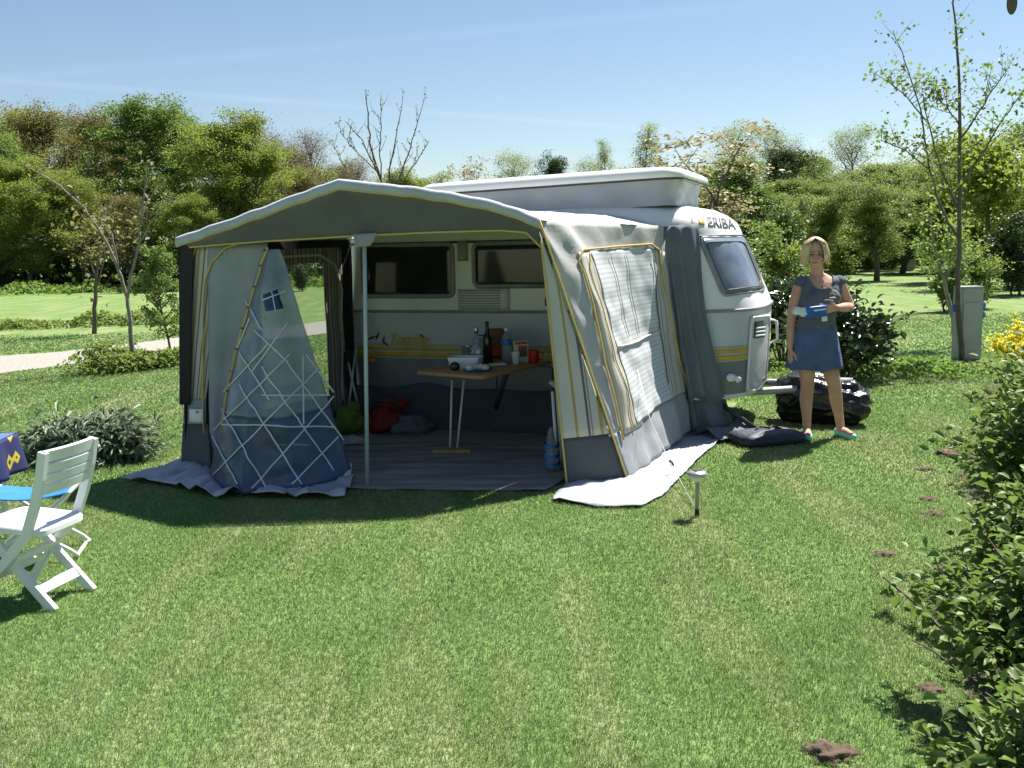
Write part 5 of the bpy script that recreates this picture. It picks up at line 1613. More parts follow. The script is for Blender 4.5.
def bag_ring(c, sx_, sy_, z, sd_):
    return [c + Vector((sx_ * math.cos(t) * (1 + .12 * noise.noise(Vector((math.cos(t) * 2, math.sin(t) * 2, sd_ + z * 4)))), sy_ * math.sin(t) * (1 + .12 * noise.noise(Vector((math.cos(t) * 2, math.sin(t) * 2, sd_ + 9 + z * 4)))), z)) for t in [2 * math.pi * k / 28 for k in range(28)]]
b = MB(); b.loft([bag_ring(q, .15 * k, .13 * k, z, 2) for z, k in ((.02, .9), (.05, 1), (.25, 1), (.40, .88), (.46, .7), (.47, .55))]); b.build('body', M['brown'], bg)
q = gnd(551, 473)
sh = tag(empty('carrier_bag', q), 'crumpled blue and white carrier bag at the foot of the side table', 'bag')
b = MB(); b.loft([bag_ring(q + Vector((.01, .05, 0)), .055 * k, .10 * k, z, 5) for z, k in ((.02, .8), (.06, 1), (.14, 1), (.22, .75), (.30, .45), (.33, .2))]); b.build('body', M['bottle_clear'], sh)
b = MB()
for z in (.06, .12, .19): b.loft([bag_ring(q + Vector((.01, .05, 0)), .058, .103, z + d_, 5) for d_ in (0, .02)], cap=False)
b.build('stripe', M['blue_fabric'], sh)
# pile at the left: red bag, green bag, dark cloth
q = gnd(384, 436)
rb = tag(empty('red_bag', q), 'red bag slumped against the back of the awning', 'bag')
b = MB()
def lump(c, r, seed_, sub=4, rough=.25, flat_=None):
    bm = bmesh.new(); bmesh.ops.create_icosphere(bm, subdivisions=sub, radius=1)
    vs = []
    for v in bm.verts:
        k = 1 + rough * noise.noise(v.co * 1.5 + Vector((seed_, 0, 0))) + rough * .5 * noise.noise(v.co * 4 + Vector((0, seed_, 0)))
        p_ = Vector((v.co.x * r[0] * k, v.co.y * r[1] * k, v.co.z * r[2] * k)) + Vector(c)
        if flat_ is not None: p_.z = max(flat_, p_.z)
        vs.append(p_)
    fs = [[x.index for x in f.verts] for f in bm.faces]
    bm.free()
    return vs, fs
b.add(*lump(q + Vector((0, .1, .13)), (.20, .14, .12), 3, rough=.4, flat_=.02)); b.add(*lump(q + Vector((.10, .1, .27)), (.12, .07, .05), 5, rough=.4)); b.build('body', M['red_cloth'], rb)
MB().tube([q + Vector((-.12, -.02, .2)), q + Vector((-.05, -.06, .33)), q + Vector((.09, -.04, .32)), q + Vector((.16, 0, .2))], .013, 6).build('strap', M['trim_dark'], rb)
q = gnd(348, 436)
gr = tag(empty('green_bag', q), 'bright green bag on the floor behind the clear door panel', 'bag')
b = MB(); b.add(*lump(q + Vector((0, .05, .12)), (.13, .09, .13), 8, flat_=.02)); b.add(*lump(q + Vector((.05, .05, .25)), (.06, .04, .05), 9)); b.build('body', M['green_cloth'], gr)
q = gnd(408, 436)
dk = tag(empty('dark_clothes', q), 'heap of dark clothes to the right of the red bag', 'clothes')
b = MB(); b.add(*lump(q + Vector((0, .1, .07)), (.20, .14, .10), 12, rough=.45, flat_=.02)); b.build('heap', M['canvas_flap'], dk)
q = gnd(352, 446)
dk = tag(empty('white_cloth', q), 'crumpled pale cloth lying before the green bag', 'cloth')
b = MB(); b.add(*lump(q + Vector((0, .03, .03)), (.09, .07, .05), 15, rough=.5, flat_=.02)); b.build('heap', M['canvas_light'], dk)
# folding chair frame in the dark left corner
q = gnd(350, 432)
fc = tag(empty('camping_chair', q), 'dark folded camping chair frame in the back left corner', 'chair')
MB().tube([q + Vector((-.05, .1, .03)), q + Vector((.06, .2, .75))], .012, 6).build('frame', M['steel'], fc)
MB().tube([q + Vector((.10, .1, .03)), q + Vector((-.04, .2, .72))], .012, 6).build('frame', M['steel'], fc)
MB().box(q + Vector((.0, .2, .55)), (.10, .04, .34), zrot(.3), bev=.012).build('seat', M['canvas_black'], fc)

# ------------------------------------------------------------------ on the lawn
q = gnd(697, 517)
lp = tag(empty('solar_lamp', q), 'small solar garden lamp on a metal stake in the lawn', 'garden lamp')
MB().lathe([(.0135, -.03), (.0135, .045), (.011, .05)], q, 12).build('ground_spike', M['black_rubber'], lp)
MB().lathe([(.0115, .045), (.0115, .225), (.012, .228)], q, 12).build('stem', M['zinc'], lp)
MB().lathe([(.012, .215), (.030, .222), (.046, .245), (.050, .256), (.03, .257)], q, 22).build('lamp_bowl', M['white_plastic'], lp)
hd = MB().lathe([(.054, .252), (.060, .256), (.061, .264), (.052, .276), (.030, .284), (.012, .287)], q, 24).build('lamp_head', M['alu'], lp)
MB().box(q + Vector((0, 0, .288)), (.045, .045, .003), zrot(.4)).build('solar_cell', M['navy'], hd)

# dark padded bag lying by the awning skirt
q = gnd(768, 444)
cs = tag(empty('padded_bag', q), 'flat dark blue padded bag lying on the grass by the awning skirt', 'bag')
ax = (gnd(800, 440) - gnd(735, 446)); an = math.atan2(ax.y, ax.x)
mx = zrot(an)
def pad(k, z): return [q + Vector((0, .05, 0)) + mx @ Vector((sx_ * .285 * k, sy_ * .19 * k, 0)) + Vector((0, 0, z + .008 * noise.noise(Vector((sx_ * 3, sy_ * 2, z * 9))))) for sx_, sy_ in
    [(math.copysign(abs(math.cos(t)) ** .4, math.cos(t)), math.copysign(abs(math.sin(t)) ** .4, math.sin(t))) for t in [2 * math.pi * i / 48 for i in range(48)]]]
b = MB(); b.loft([pad(.9, .012), pad(.99, .02), pad(1, .04), pad(1, .065), pad(.96, .085), pad(.75, .098), pad(.4, .104), pad(.1, .106)]); b.build('body', M['navy'], cs)
b = MB(); rg_ = pad(1.004, .052); b.tube(rg_ + [rg_[0]], .005, 5, cap=False); b.build('zip', M['trim_dark'], cs)
b = MB(); c0 = q + Vector((0, .05, 0))
b.tube([c0 + mx @ Vector(v) for v in ((-.10, .02, .10), (-.03, .07, .125), (.04, .03, .115), (.10, .08, .12), (.15, .02, .10))], .014, 6, flat=.4); b.build('strap', M['brown'], cs)

# black bin bag over the drawbar end
q = gnd(838, 428)
q = Vector((q.x, q.y + .1, 0))
bb_ = tag(empty('bin_bag', q), 'large full black plastic bag on the grass behind the woman', 'bag')
vs, fs = lump((0, 0, 0), (1, 1, 1), 21, sub=6, rough=.22)
L0, L1 = gnd(782, 424), gnd(876, 430)
cen_ = (L0 + L1) / 2 + Vector((0, .22, 0)); half = (L1 - L0).length / 2
dirx = (L1 - L0).normalized(); diry = Vector((-dirx.y, dirx.x, 0))
b = MB(); out_ = []
for v in vs:
    x, y, z = v
    x_ = math.copysign(abs(x) ** .75, x); y_ = math.copysign(abs(y) ** .85, y)
    hh = .205 * (1 - .12 * x)
    # soft creases running lengthwise
    cre = .10 * noise.noise(Vector((x * 1.3 + z * .8, y * 1.4 + z * 1.2, 5))) + .05 * noise.noise(Vector((x * 2.6 - z * 1.5, z * 2.2 + y * 1.5, 2)))
    P_ = cen_ + dirx * (x_ * half * 1.06 * (1 + cre)) + diry * (y_ * .25 * (1 + cre * 2))
    P_.z = hh + z * (hh + .02) * (1 + cre * 1.6)
    P_.z = max(.006, P_.z)
    out_.append(P_)
b.add(out_, fs); b.build('body', M['bin_bag'], bb_)

# electricity post at the right
q = gnd(970, 364) + Vector((.16, .35, 0))
ep = tag(empty('electricity_post', q), 'grey box shaped electricity post behind the forked sapling', 'electric post')
H_ = at(970, 288, q.y).z; W_ = abs(at(981, 330, q.y).x - at(958, 330, q.y).x)
MB().box(q + Vector((0, .12, H_ / 2)), (W_, .22, H_), zrot(.12), bev=.012).build('cabinet', M['cabinet'], ep)
MB().box(q + Vector((0, .12, H_ + .008)), (W_ + .006, .226, .02), zrot(.12), bev=.008).build('cap', M['cabinet'], ep)
for z in (.62, .75): 
    MB().box(q + Vector((W_ / 2 + .03, .10, H_ * z)), (.07, .07, .09), zrot(.12), bev=.015).build('socket', M['blue_fabric'], ep)
MB().box(q + Vector((-W_ / 2 - .03, .10, H_ * .72)), (.07, .07, .10), zrot(.12), bev=.015).build('socket', M['blue_plastic'], ep)
MB().box(q + Vector((0, .0, H_ * .45)), (W_ * .8, .012, H_ * .7), zrot(.12), bev=.003).build('door', M['cabinet'], ep)
# small pale post far on the lawn
qf = at(909, 262, 45); qf.z = 0
pp = tag(empty('marker_post', qf), 'small pale stone post far across the lawn', 'post')
MB().box(qf + Vector((0, 0, .5)), (.42, .35, 1.0), bev=.05).build('post', M['stone'], pp)
MB().box(qf + Vector((0, 0, 1.02)), (.48, .4, .06), bev=.02).build('cap', M['stone'], pp)

# ------------------------------------------------------------------ furniture at the left
# white folding chair; rear feet at f1 and f2
f1, f2 = gnd(53, 612), gnd(94, 590)
wax = (f2 - f1); wdt = .40; wax = wax.normalized()
wax = Vector((.24, .97, 0)).normalized()
fax = Vector((-wax.y, wax.x, 0))            # the way the sitter faces
ch = tag(empty('folding_chair', f1 + wax * .2 + fax * .2), 'white slatted folding chair on the lawn', 'chair')
def cp(w, f, z): return f1.lerp(f2, .5) + wax * w + fax * f * .92 + Vector((0, 0, z * .885))
HW = .175
def bar(pts, sx_, sy_):      # rectangular bar along points, sx_ across (wax), sy_ thick
    b = MB(); rings = []
    for i, p_ in enumerate(pts):
        t_ = (pts[min(i + 1, len(pts) - 1)] - pts[max(i - 1, 0)]).normalized()
        n_ = t_.cross(wax).normalized()
        rings.append([p_ + wax * (sx_ / 2 * a) + n_ * (sy_ / 2 * c) for a, c in ((-1, -1), (1, -1), (1, 1), (-1, 1))])
    b.loft(rings); return b
for s_ in (-1, 1):
    # upright of the back runs down and forward to the front foot
    up = [cp(s_ * HW, .42, .0), cp(s_ * HW, .29, .20), cp(s_ * HW, .09, .42), cp(s_ * HW, .025, .58), cp(s_ * HW, -.02, .72), cp(s_ * HW, -.05, .86)]
    o = bar(up, .026, .042).build('back_post', M['white_plastic'], ch, smooth=False)
    o = bar([cp(s_ * (HW - .035), -.0, 0), cp(s_ * (HW - .035), .20, .22), cp(s_ * (HW - .035), .36, .43)], .024, .042).build('leg', M['white_plastic'], ch, smooth=False)
def cross(f, z, h, th, tilt, name, bow=0.0, hw=HW):
    b = MB(); rings = []
    for i in range(9):
        w_ = -hw + 2 * hw * i / 8
        c_ = cp(w_, f - bow * (1 - (w_ / hw) ** 2), z)
        u_ = Vector((0, 0, math.cos(tilt))) - fax * math.sin(tilt); n_ = fax * math.cos(tilt) + Vector((0, 0, math.sin(tilt)))
        rings.append([c_ + u_ * (h / 2 * a) + n_ * (th / 2 * d_) for a, d_ in ((-1, -1), (1, -1), (1, 1), (-1, 1))])
    b.loft(rings); return b.build(name, M['white_plastic'], ch, smooth=False)
for f_, z_, h_ in ((-.045, .835, .055), (-.03, .77, .04), (-.016, .715, .04), (.0, .655, .045)):
    cross(f_, z_, h_, .018, .28, 'back_slat', .02)
cross(.085, .105, .05, .018, -.7, 'rung', 0, HW - .035)
cross(.29, .19, .04, .018, .5, 'rung')
cross(.20, .27, .04, .018, .5, 'rung', 0, HW - .03)
b = MB(); rings = []
for z_, k_ in ((.415, .97), (.42, 1), (.445, 1), (.452, .97)):
    rings.append([cp((HW - .005) * k_ * x_, .21 + .20 * k_ * y_, z_ + .012 * y_) for x_, y_ in [(math.copysign(abs(math.cos(t)) ** .35, math.cos(t)), math.copysign(abs(math.sin(t)) ** .35, math.sin(t))) for t in [2 * math.pi * i / 40 for i in range(40)]]])
b.loft(rings); flat_shade(b.build('seat', M['white_plastic'], ch))
# blue camp stool
c0 = at(34, 489, 5.35)
zt = c0.z
ca = R(12); sx_ = Vector((math.cos(ca), math.sin(ca), 0)); sy_ = Vector((-math.sin(ca), math.cos(ca), 0))
c0 = Vector((c0.x, c0.y, 0))
cst = tag(empty('camp_stool', c0), 'blue fabric camp stool with white tube legs between the chair and the table', 'stool')
def sp(x, y, z): return c0 + sx_ * x + sy_ * y + Vector((0, 0, z))
b = MB(); b.sheet(lambda s, t: sp(-.21 + .42 * s, -.15 + .30 * t, zt - .03 * math.sin(math.pi * s) * .9 + .004), 14, 8, .006); b.build('seat', M['blue_fabric'], cst)
for y in (-.15, .15):
    MB().tube([sp(-.21, y, zt), sp(-.19, y, zt - .03), sp(0, y, zt * .5), sp(.20, y, .05), sp(.23, y, .02), sp(.215, y * .8, .012)], .0105, 8).build('leg', M['white_paint'], cst)
    MB().tube([sp(.21, y * .9, zt), sp(.19, y * .9, zt - .03), sp(0, y * .9, zt * .5), sp(-.20, y * .9, .05), sp(-.22, y * .8, .012)], .0105, 8).build('leg', M['white_paint'], cst)
for x in (-.21, .21): MB().tube([sp(x, -.16, zt), sp(x, .16, zt)], .0105, 8).build('rail', M['white_paint'], cst)
for x in (.215, -.22): MB().tube([sp(x, -.13, .012), sp(x, .13, .012)], .0105, 8).build('foot_bar', M['white_paint'], cst)
# table with a blue and yellow cloth at the left edge
TT = .60
tr = gnd(27, 448, TT); tf = gnd(24, 443, TT)
gt = tag(empty('garden_table', Vector((tr.x - .55, tr.y + .3, 0))), 'garden table under a blue cloth at the left edge', 'table')
tx, ty = Vector((.995, .08, 0)), Vector((-.08, .995, 0))
t0 = Vector((tr.x - .22, tr.y - .12, 0))
def tp(x, y, z): return t0 + tx * x + ty * y + Vector((0, 0, z))
MB().box(tp(-.55, .25, TT - .02), (1.06, .54, .03), zrot(.08), bev=.008).build('tabletop', M['white_plastic'], gt)
for x, y in ((-.07, .06), (-1.02, .06), (-.07, .46), (-1.02, .46)):
    MB().tube([tp(x, y, 0), tp(x, y, TT - .03)], .018, 8).build('leg', M['white_plastic'], gt)
mC, nt = new_mat('cloth_blue_yellow')
out = N(nt, 'ShaderNodeOutputMaterial'); p_ = N(nt, 'ShaderNodeBsdfPrincipled'); p_.inputs['Roughness'].default_value = .8
tc = N(nt, 'ShaderNodeTexCoord'); mp = N(nt, 'ShaderNodeMapping'); mp.inputs['Scale'].default_value = (6.5, 6.5, 6.5); nt.links.new(tc.outputs['Object'], mp.inputs[0])
vo = N(nt, 'ShaderNodeTexVoronoi'); vo.inputs['Scale'].default_value = 1.0; vo.distance = 'MANHATTAN'; nt.links.new(mp.outputs[0], vo.inputs['Vector'])
rp = N(nt, 'ShaderNodeValToRGB'); rp.color_ramp.interpolation = 'CONSTANT'
rp.color_ramp.elements[0].position = 0; rp.color_ramp.elements[0].color = (.02, .04, .03, 1)
rp.color_ramp.elements[1].position = .22; rp.color_ramp.elements[1].color = (.45, .36, .02, 1)
e = rp.color_ramp.elements.new(.40); e.color = (.010, .016, .085, 1)
nt.links.new(vo.outputs['Distance'], rp.inputs[0]); nt.links.new(rp.outputs[0], p_.inputs['Base Color']); nt.links.new(p_.outputs[0], out.inputs[0])
M['cloth_top'] = mat('cloth_top', (.10, .17, .42), .6, (.07, .12, .34), 6)
cl = tag(empty('tablecloth', tp(-.55, .35, TT)), 'blue tablecloth with yellow pattern hanging over the garden table', 'tablecloth')
MB().box(tp(-.55, .25, TT + .006), (1.10, .58, .012), zrot(.08), bev=.006).build('cloth_top', M['cloth_top'], cl)
def drape(s, t):
    per = [(.0, -.04), (0, .54), (-1.10, .54), (-1.10, -.04), (0, -.04)]
    k = s * 4; i = min(int(k), 3); x = per[i][0] + (per[i + 1][0] - per[i][0]) * (k - i); y = per[i][1] + (per[i + 1][1] - per[i][1]) * (k - i)
    ox = (x + .55) / .55; oy = (y - .25) / .29
    w_ = t * (.02 + .022 * math.sin(s * 60))
    return tp(x + ox * w_ + .004 * ox, y + oy * w_ + .004 * oy, TT + .008 - .22 * t)
MB().sheet(drape, 96, 10, .004).build('cloth_drop', mC, cl)

# ------------------------------------------------------------------ the woman
PO = gnd(825, 438) + Vector((0, 0, .012))
pw = tag(empty('person', PO), 'blond woman in grey top and denim skirt holding a blue packet', 'person')
S_ = .00825
def ell(c, rx, ry, z, n=36, p=2.2, cy=0.0):
    out = []
    for k in range(n):
        th = 2 * math.pi * k / n; a, d = math.cos(th), math.sin(th)
        out.append(PO + Vector((c + rx * math.copysign(abs(a) ** (2 / p), a), cy + ry * math.copysign(abs(d) ** (2 / p), d), z)))
    return out
def pv(x, y, z): return PO + Vector((x, y, z))
bb = MB()
torso = [(.70, -.100, .162, .115, 0), (.76, -.100, .172, .122, 0), (.82, -.100, .172, .124, 0), (.88, -.098, .160, .115, 0), (.94, -.095, .148, .106, -.005), (1.00, -.09, .142, .102, -.01), (1.06, -.085, .145, .106, -.012),
         (1.12, -.078, .152, .118, -.02), (1.17, -.072, .158, .118, -.02), (1.22, -.068, .160, .105, -.01), (1.265, -.068, .158, .09, 0), (1.295, -.07, .135, .072, .005), (1.315, -.075, .09, .062, .008), (1.335, -.08, .058, .055, .008)]
bb.loft([ell(c, rx, ry, z, cy=cy) for z, c, rx, ry, cy in torso])
for x_ in (-.135, -.005): bb.ellipsoid(pv(x_, -.105, 1.145), (.062, .05, .06))
bb.tube([pv(-.082, .01, 1.29), pv(-.092, .0, 1.35), pv(-.105, -.012, 1.43)], [.058, .050, .050], 16)
HC = Vector((-.122, -.03, 1.488))
hrot = Matrix.Rotation(R(-12), 3, 'Z') @ Matrix.Rotation(R(6), 3, 'X')
def hv(x, y, z): return PO + HC + hrot @ Vector((x, y, z))
bb.ellipsoid(hv(0, .012, .022), (.077, .092, .092), 24, 16, hrot)
bb.ellipsoid(hv(0, -.022, -.030), (.065, .064, .075), 20, 14, hrot)
bb.ellipsoid(hv(0, -.055, -.088), (.030, .026, .022), 14, 10, hrot)            # chin
bb.ellipsoid(hv(.033, -.062, -.022), (.026, .022, .024), 12, 8, hrot); bb.ellipsoid(hv(-.033, -.062, -.022), (.026, .022, .024), 12, 8, hrot)   # cheeks
bb.tube([hv(0, -.080, .016), hv(0, -.098, -.010), hv(0, -.104, -.022)], [.010, .013, .014], 10)   # nose
bb.ellipsoid(hv(.013, -.090, -.026), (.010, .010, .008), 10, 8, hrot); bb.ellipsoid(hv(-.013, -.090, -.026), (.010, .010, .008), 10, 8, hrot)
bb.ellipsoid(hv(0, -.074, .030), (.050, .016, .010), 14, 8, hrot)             # brow
bb.ellipsoid(hv(0, -.080, -.054), (.024, .012, .012), 12, 8, hrot)            # mouth
for s in (-1, 1): bb.ellipsoid(hv(s * .075, .01, -.005), (.010, .020, .030), 12, 8, hrot)
def limb(pts, rad, n=18):
    P, Q = [], []
    m_ = len(pts)
    for i in range(m_ - 1):
        p0, p1, p2, p3 = [Vector(pts[max(0, min(m_ - 1, i + d))]) for d in (-1, 0, 1, 2)]
        for k in range(5):
            t = k / 5
            P.append(PO + .5 * ((2 * p1) + (p2 - p0) * t + (2 * p0 - 5 * p1 + 4 * p2 - p3) * t * t + (3 * p1 - p0 - 3 * p2 + p3) * t ** 3))
            Q.append(rad[i] + (rad[i + 1] - rad[i]) * t)
    P.append(PO + Vector(pts[-1])); Q.append(rad[-1])
    bb.tube(P, Q, n)
    bb.ellipsoid(P[0], (Q[0],) * 3, 14, 10); bb.ellipsoid(P[-1], (Q[-1],) * 3, 14, 10)
# right arm hanging (left in the picture)
RA = [(-.222, .0, 1.262), (-.262, .012, 1.13), (-.288, .018, .98), (-.300, -.005, .86), (-.305, -.025, .745)]
limb(RA, [.050, .044, .036, .034, .024])
# left arm bent across to the packet
LA = [(.088, .0, 1.262), (.132, .02, 1.17), (.178, .012, 1.07), (.10, -.10, 1.068), (.005, -.205, 1.07)]
limb(LA, [.050, .046, .038, .036, .025])
# legs
limb([(-.175, 0, .76), (-.168, -.012, .60), (-.158, -.02, .44), (-.156, .018, .31), (-.150, .018, .18), (-.148, .015, .085)], [.088, .074, .054, .053, .038, .033])
limb([(-.025, 0, .76), (.012, -.014, .60), (.055, -.03, .44), (.085, .008, .31), (.112, .014, .18), (.128, .012, .085)], [.088, .074, .054, .053, .038, .033])
for x_, dx in ((-.148, -.035), (.128, .05)):
    bb.tube([pv(x_, .035, .04), pv(x_ + dx * .4, -.05, .045), pv(x_ + dx, -.13, .03)], [.034, .036, .026], 14)
    bb.ellipsoid(pv(x_, .02, .06), (.033, .045, .04), 12, 8)
# hands: palm, four unequal fingers, thumb
def hand(wrist, d, side, nrm, curl, ln=.165, spread_=.10):
    """d: pointing direction, side: towards the thumb, nrm: back of the hand"""
    d, side, nrm = Vector(d).normalized(), Vector(side).normalized(), Vector(nrm).normalized()
    w = Vector(wrist)
    pl = ln * .5
    rings = []
    for f, hw, th in ((-.02, .024, .017), (.02, .030, .016), (.05, .037, .014), (.075, .038, .012), (.088, .034, .010)):
        c = PO + w + d * f
        rings.append([c + side * (hw * math.cos(t)) + nrm * (th * math.sin(t)) for t in [2 * math.pi * k / 16 for k in range(16)]])
    bb.loft(rings)
    for i, (off, l) in enumerate(((.028, .070), (.010, .078), (-.009, .073), (-.026, .058))):
        p = w + d * .074 + side * off; dd = (d + side * (spread_ * (off / .028))).normalized()
        pts = [p]; a = 0
        for k, seg in enumerate((.45, .32, .25)):
            a = curl[k] if k == 0 else a + curl[k]
            v = dd * math.cos(a) - nrm * math.sin(a)
            p = p + v * (l * seg); pts.append(p)
        bb.tube([PO + q_ for q_ in pts], [.0098, .0092, .0084, .0068], 10)
        bb.ellipsoid(PO + pts[-1], (.0068,) * 3, 8, 6)
    p = w + d * .022 + side * .026
    pts = [p, p + (d * .6 + side * .75 - nrm * .2).normalized() * .034, p + (d * .6 + side * .75 - nrm * .2).normalized() * .034 + (d * .9 + side * .2 - nrm * .3).normalized() * .030, p + (d * .6 + side * .75 - nrm * .2).normalized() * .034 + (d * .9 + side * .2 - nrm * .3).normalized() * .030 + (d - nrm * .35).normalized() * .022]
    bb.tube([PO + q_ for q_ in pts], [.014, .0115, .0105, .0075], 10); bb.ellipsoid(PO + pts[-1], (.0075,) * 3, 8, 6)
hand((-.305, -.028, .735), (-.02, -.12, -1), (.25, -.95, .1), (-.95, -.25, 0), (.28, .35, .25))
hand((-.005, -.213, 1.07), (-.93, -.36, -.02), (.05, -.2, .98), (.36, -.93, -.05), (.35, .55, .40))
me = bpy.data.meshes.new('body'); me.from_pydata(bb.v, [], bb.f)
tmp = bpy.data.objects.new('tmp_body', me); col.objects.link(tmp)
md = tmp.modifiers.new('r', 'REMESH'); md.mode = 'VOXEL'; md.voxel_size = .0045; md.use_smooth_shade = True
sm = tmp.modifiers.new('s', 'SMOOTH'); sm.factor = .5; sm.iterations = 4
bpy.context.view_layer.update()
bme = bpy.data.meshes.new_from_object(tmp.evaluated_get(bpy.context.evaluated_depsgraph_get()))
bpy.data.objects.remove(tmp)
V = np.empty(len(bme.vertices) * 3, np.float32); bme.vertices.foreach_get('co', V); V = V.reshape(-1, 3) - np.array(PO)
NR = np.empty(len(bme.vertices) * 3, np.float32); bme.vertices.foreach_get('normal', NR); NR = NR.reshape(-1, 3)
polys = [tuple(p.vertices) for p in bme.polygons]
link_mesh('body', bme, M['skin'], pw)
def seg_d(P, a, c):
    a, c = np.array(a), np.array(c); ab = c - a
    t = np.clip(((P - a) @ ab) / (ab @ ab), 0, 1)
    return np.linalg.norm(P - (a + t[:, None] * ab), axis=1), t
dr_, tr_ = seg_d(V, RA[0], RA[2]); dl_, tl_ = seg_d(V, LA[0], LA[2])
fr1, _ = seg_d(V, RA[2], RA[4]); fl1, _ = seg_d(V, LA[2], LA[4])
x, y, z = V[:, 0], V[:, 1], V[:, 2]
lxr = -.222 - .02; lxl = .088 + .02
rarm = (x < -.222 + (z - 1.262) * .0 - .012) & (dr_ < .07) | (fr1 < .055)
larm = (x > .088 + .012) & (dl_ < .07) | (fl1 < .046) | ((y < -.172) & (z < 1.12) & (z > 1.0))
cap = ((dr_ < .075) & (tr_ < .09)) | ((dl_ < .075) & (tl_ < .09))
neck = ((x + .078) / .095) ** 2 + ((z - 1.335) / (np.where(y < 0, .125, .045))) ** 2 < 1
inshirt = (z > .865) & (z < 1.345) & (~(rarm | larm) | cap) & ~neck
def shell(name, mask, d, m_, th=.004, wrk=None):
    keep = [f for f in polys if all(mask[i] for i in f)]
    ids = sorted({i for f in keep for i in f}); mp_ = {i: k for k, i in enumerate(ids)}
    P = [];
    for i in ids:
        n_ = Vector(NR[i]); p_ = Vector(V[i]); k = d + (wrk(p_) if wrk else 0)
        P.append(PO + p_ + n_ * k)
    b = MB(); b.add(P, [tuple(mp_[i] for i in f) for f in keep])
    return b.build(name, M[m_], pw)
sh_ = shell('shirt', inshirt, .009, 'shirt', wrk=lambda p_: .009 * noise.noise(Vector((p_.x * 9, p_.y * 9, p_.z * 22))) + .004 * noise.noise(p_ * 30))
# denim skirt with loose folds
rings = []
for j in range(15):
    t = j / 14; z_ = .915 - .345 * t
    rx, ry, cx = .158 + .062 * t ** .8, .118 + .058 * t ** .8, -.097 + .0 * t
    ring = []
    for k in range(72):
        th = 2 * math.pi * k / 72; a, d_ = math.cos(th), math.sin(th)
        f_ = 1 + t * (.07 * math.sin(9 * th + 1.2) + .08 * noise.noise(Vector((a * 3, d_ * 3, t))))
        ring.append(pv(cx + rx * f_ * a, -.004 + ry * f_ * d_, z_ + .008 * t * math.sin(5 * th)))
    rings.append(ring)
inner = [[p_.lerp(pv(-.097, 0, p_.z - PO.z), .04) for p_ in r_] for r_ in reversed(rings)]
b = MB(); b.loft(rings + inner, cap=False); b.build('skirt', M['denim'], pw)
b = MB(); b.tube([p_ + Vector((0, 0, 0)) for p_ in ell(-.097, .153, .113, .905, 48, 2.0)] + [ell(-.097, .153, .113, .905, 48, 2.0)[0]], .010, 6, cap=False, flat=1); b.build('waistband', M['denim'], pw)
# hair: chin length bob
def hair_r(ph, t):     # ph: azimuth from the back of the head (0) round to the temples, t: 0 crown .. 1 tips
    el = math.pi / 2 - t * 1.75
    up = math.sin(el); out = math.cos(el)
    dirv = Vector((math.sin(ph), math.cos(ph), 0))
    if t < .62:
        p_ = Vector((dirv.x * .102 * out, .012 + dirv.y * .112 * out, .024 + .108 * up))
    else:
        k = (t - .62) / .38
        el0 = math.pi / 2 - .62 * 1.75
        p_ = Vector((dirv.x * (.102 * math.cos(el0) + .016 * math.sin(k * 2.4)), .012 + dirv.y * (.112 * math.cos(el0) + .004 * math.sin(k * 2.6)), .024 + .108 * math.sin(el0) - (.138 + .02 * math.sin(ph * 5) + .03 * noise.noise(Vector((ph * 6, 0, 1)))) * k))
    strand = (.003 + .010 * t) * math.sin(ph * 19 + 5 * noise.noise(Vector((ph * 2, t * 2, 0)))) + (.004 + .010 * t) * noise.noise(Vector((ph * 9, t * 1.5, 2)))
    p_ += dirv * strand
    return p_
b = MB()
PH = 2.55
def hairfn(s, t):
    ph = -PH + 2 * PH * s
    edge = abs(ph) / PH
    p_ = hair_r(ph, .0 + t)
    return hv(*p_)
b.sheet(hairfn, 90, 30, .010); 
# fringe swept from a parting down to the temples
def fringe(sg):
    def fn(s, t):
        ph = sg * (math.pi * .995 - s * 1.15)
        lim = .10 + .50 * s ** .7
        return hv(*(hair_r(ph, .02 + lim * t) + Vector((0, -.006, .004))))
    return fn
b.sheet(fringe(1), 24, 14, .008); b.sheet(fringe(-1), 24, 14, -.008)
b.build('hair', M['hair'], pw)
for s in (-1, 1):
    MB().ellipsoid(hv(s * .029, -.081, .010), (.011, .006, .0055), 12, 8, hrot).build('eye', M['eye'], pw)
    MB().tube([hv(s * .014, -.089, .030), hv(s * .030, -.087, .034), hv(s * .045, -.076, .028)], [.003, .0035, .002], 6).build('eyebrow', M['brown'], pw)
MB().tube([hv(-.022, -.086, -.056), hv(-.008, -.093, -.053), hv(.008, -.093, -.053), hv(.022, -.086, -.056)], [.002, .0045, .0045, .002], 8).build('lips', M['lip'], pw)
# shoes
for x_, dx in ((-.148, -.035), (.128, .05)):
    rings = []
    for f_, hw, h_ in ((-.05, .026, .05), (-.035, .036, .062), (0, .038, .060), (.05, .041, .054), (.10, .046, .056), (.14, .044, .048), (.17, .034, .038), (.188, .018, .028)):
        c_ = pv(x_ + dx * max(0, f_) / .16, .03 - f_ * .95, 0)
        rings.append([c_ + Vector((hw * math.cos(t), 0, .004 + (h_ * (.5 + .5 * math.sin(t)) if math.sin(t) > -.2 else h_ * .4 * 0))) for t in [2 * math.pi * k / 20 for k in range(20)]])
    MB().loft(rings).build('shoe', M['turquoise'], pw)
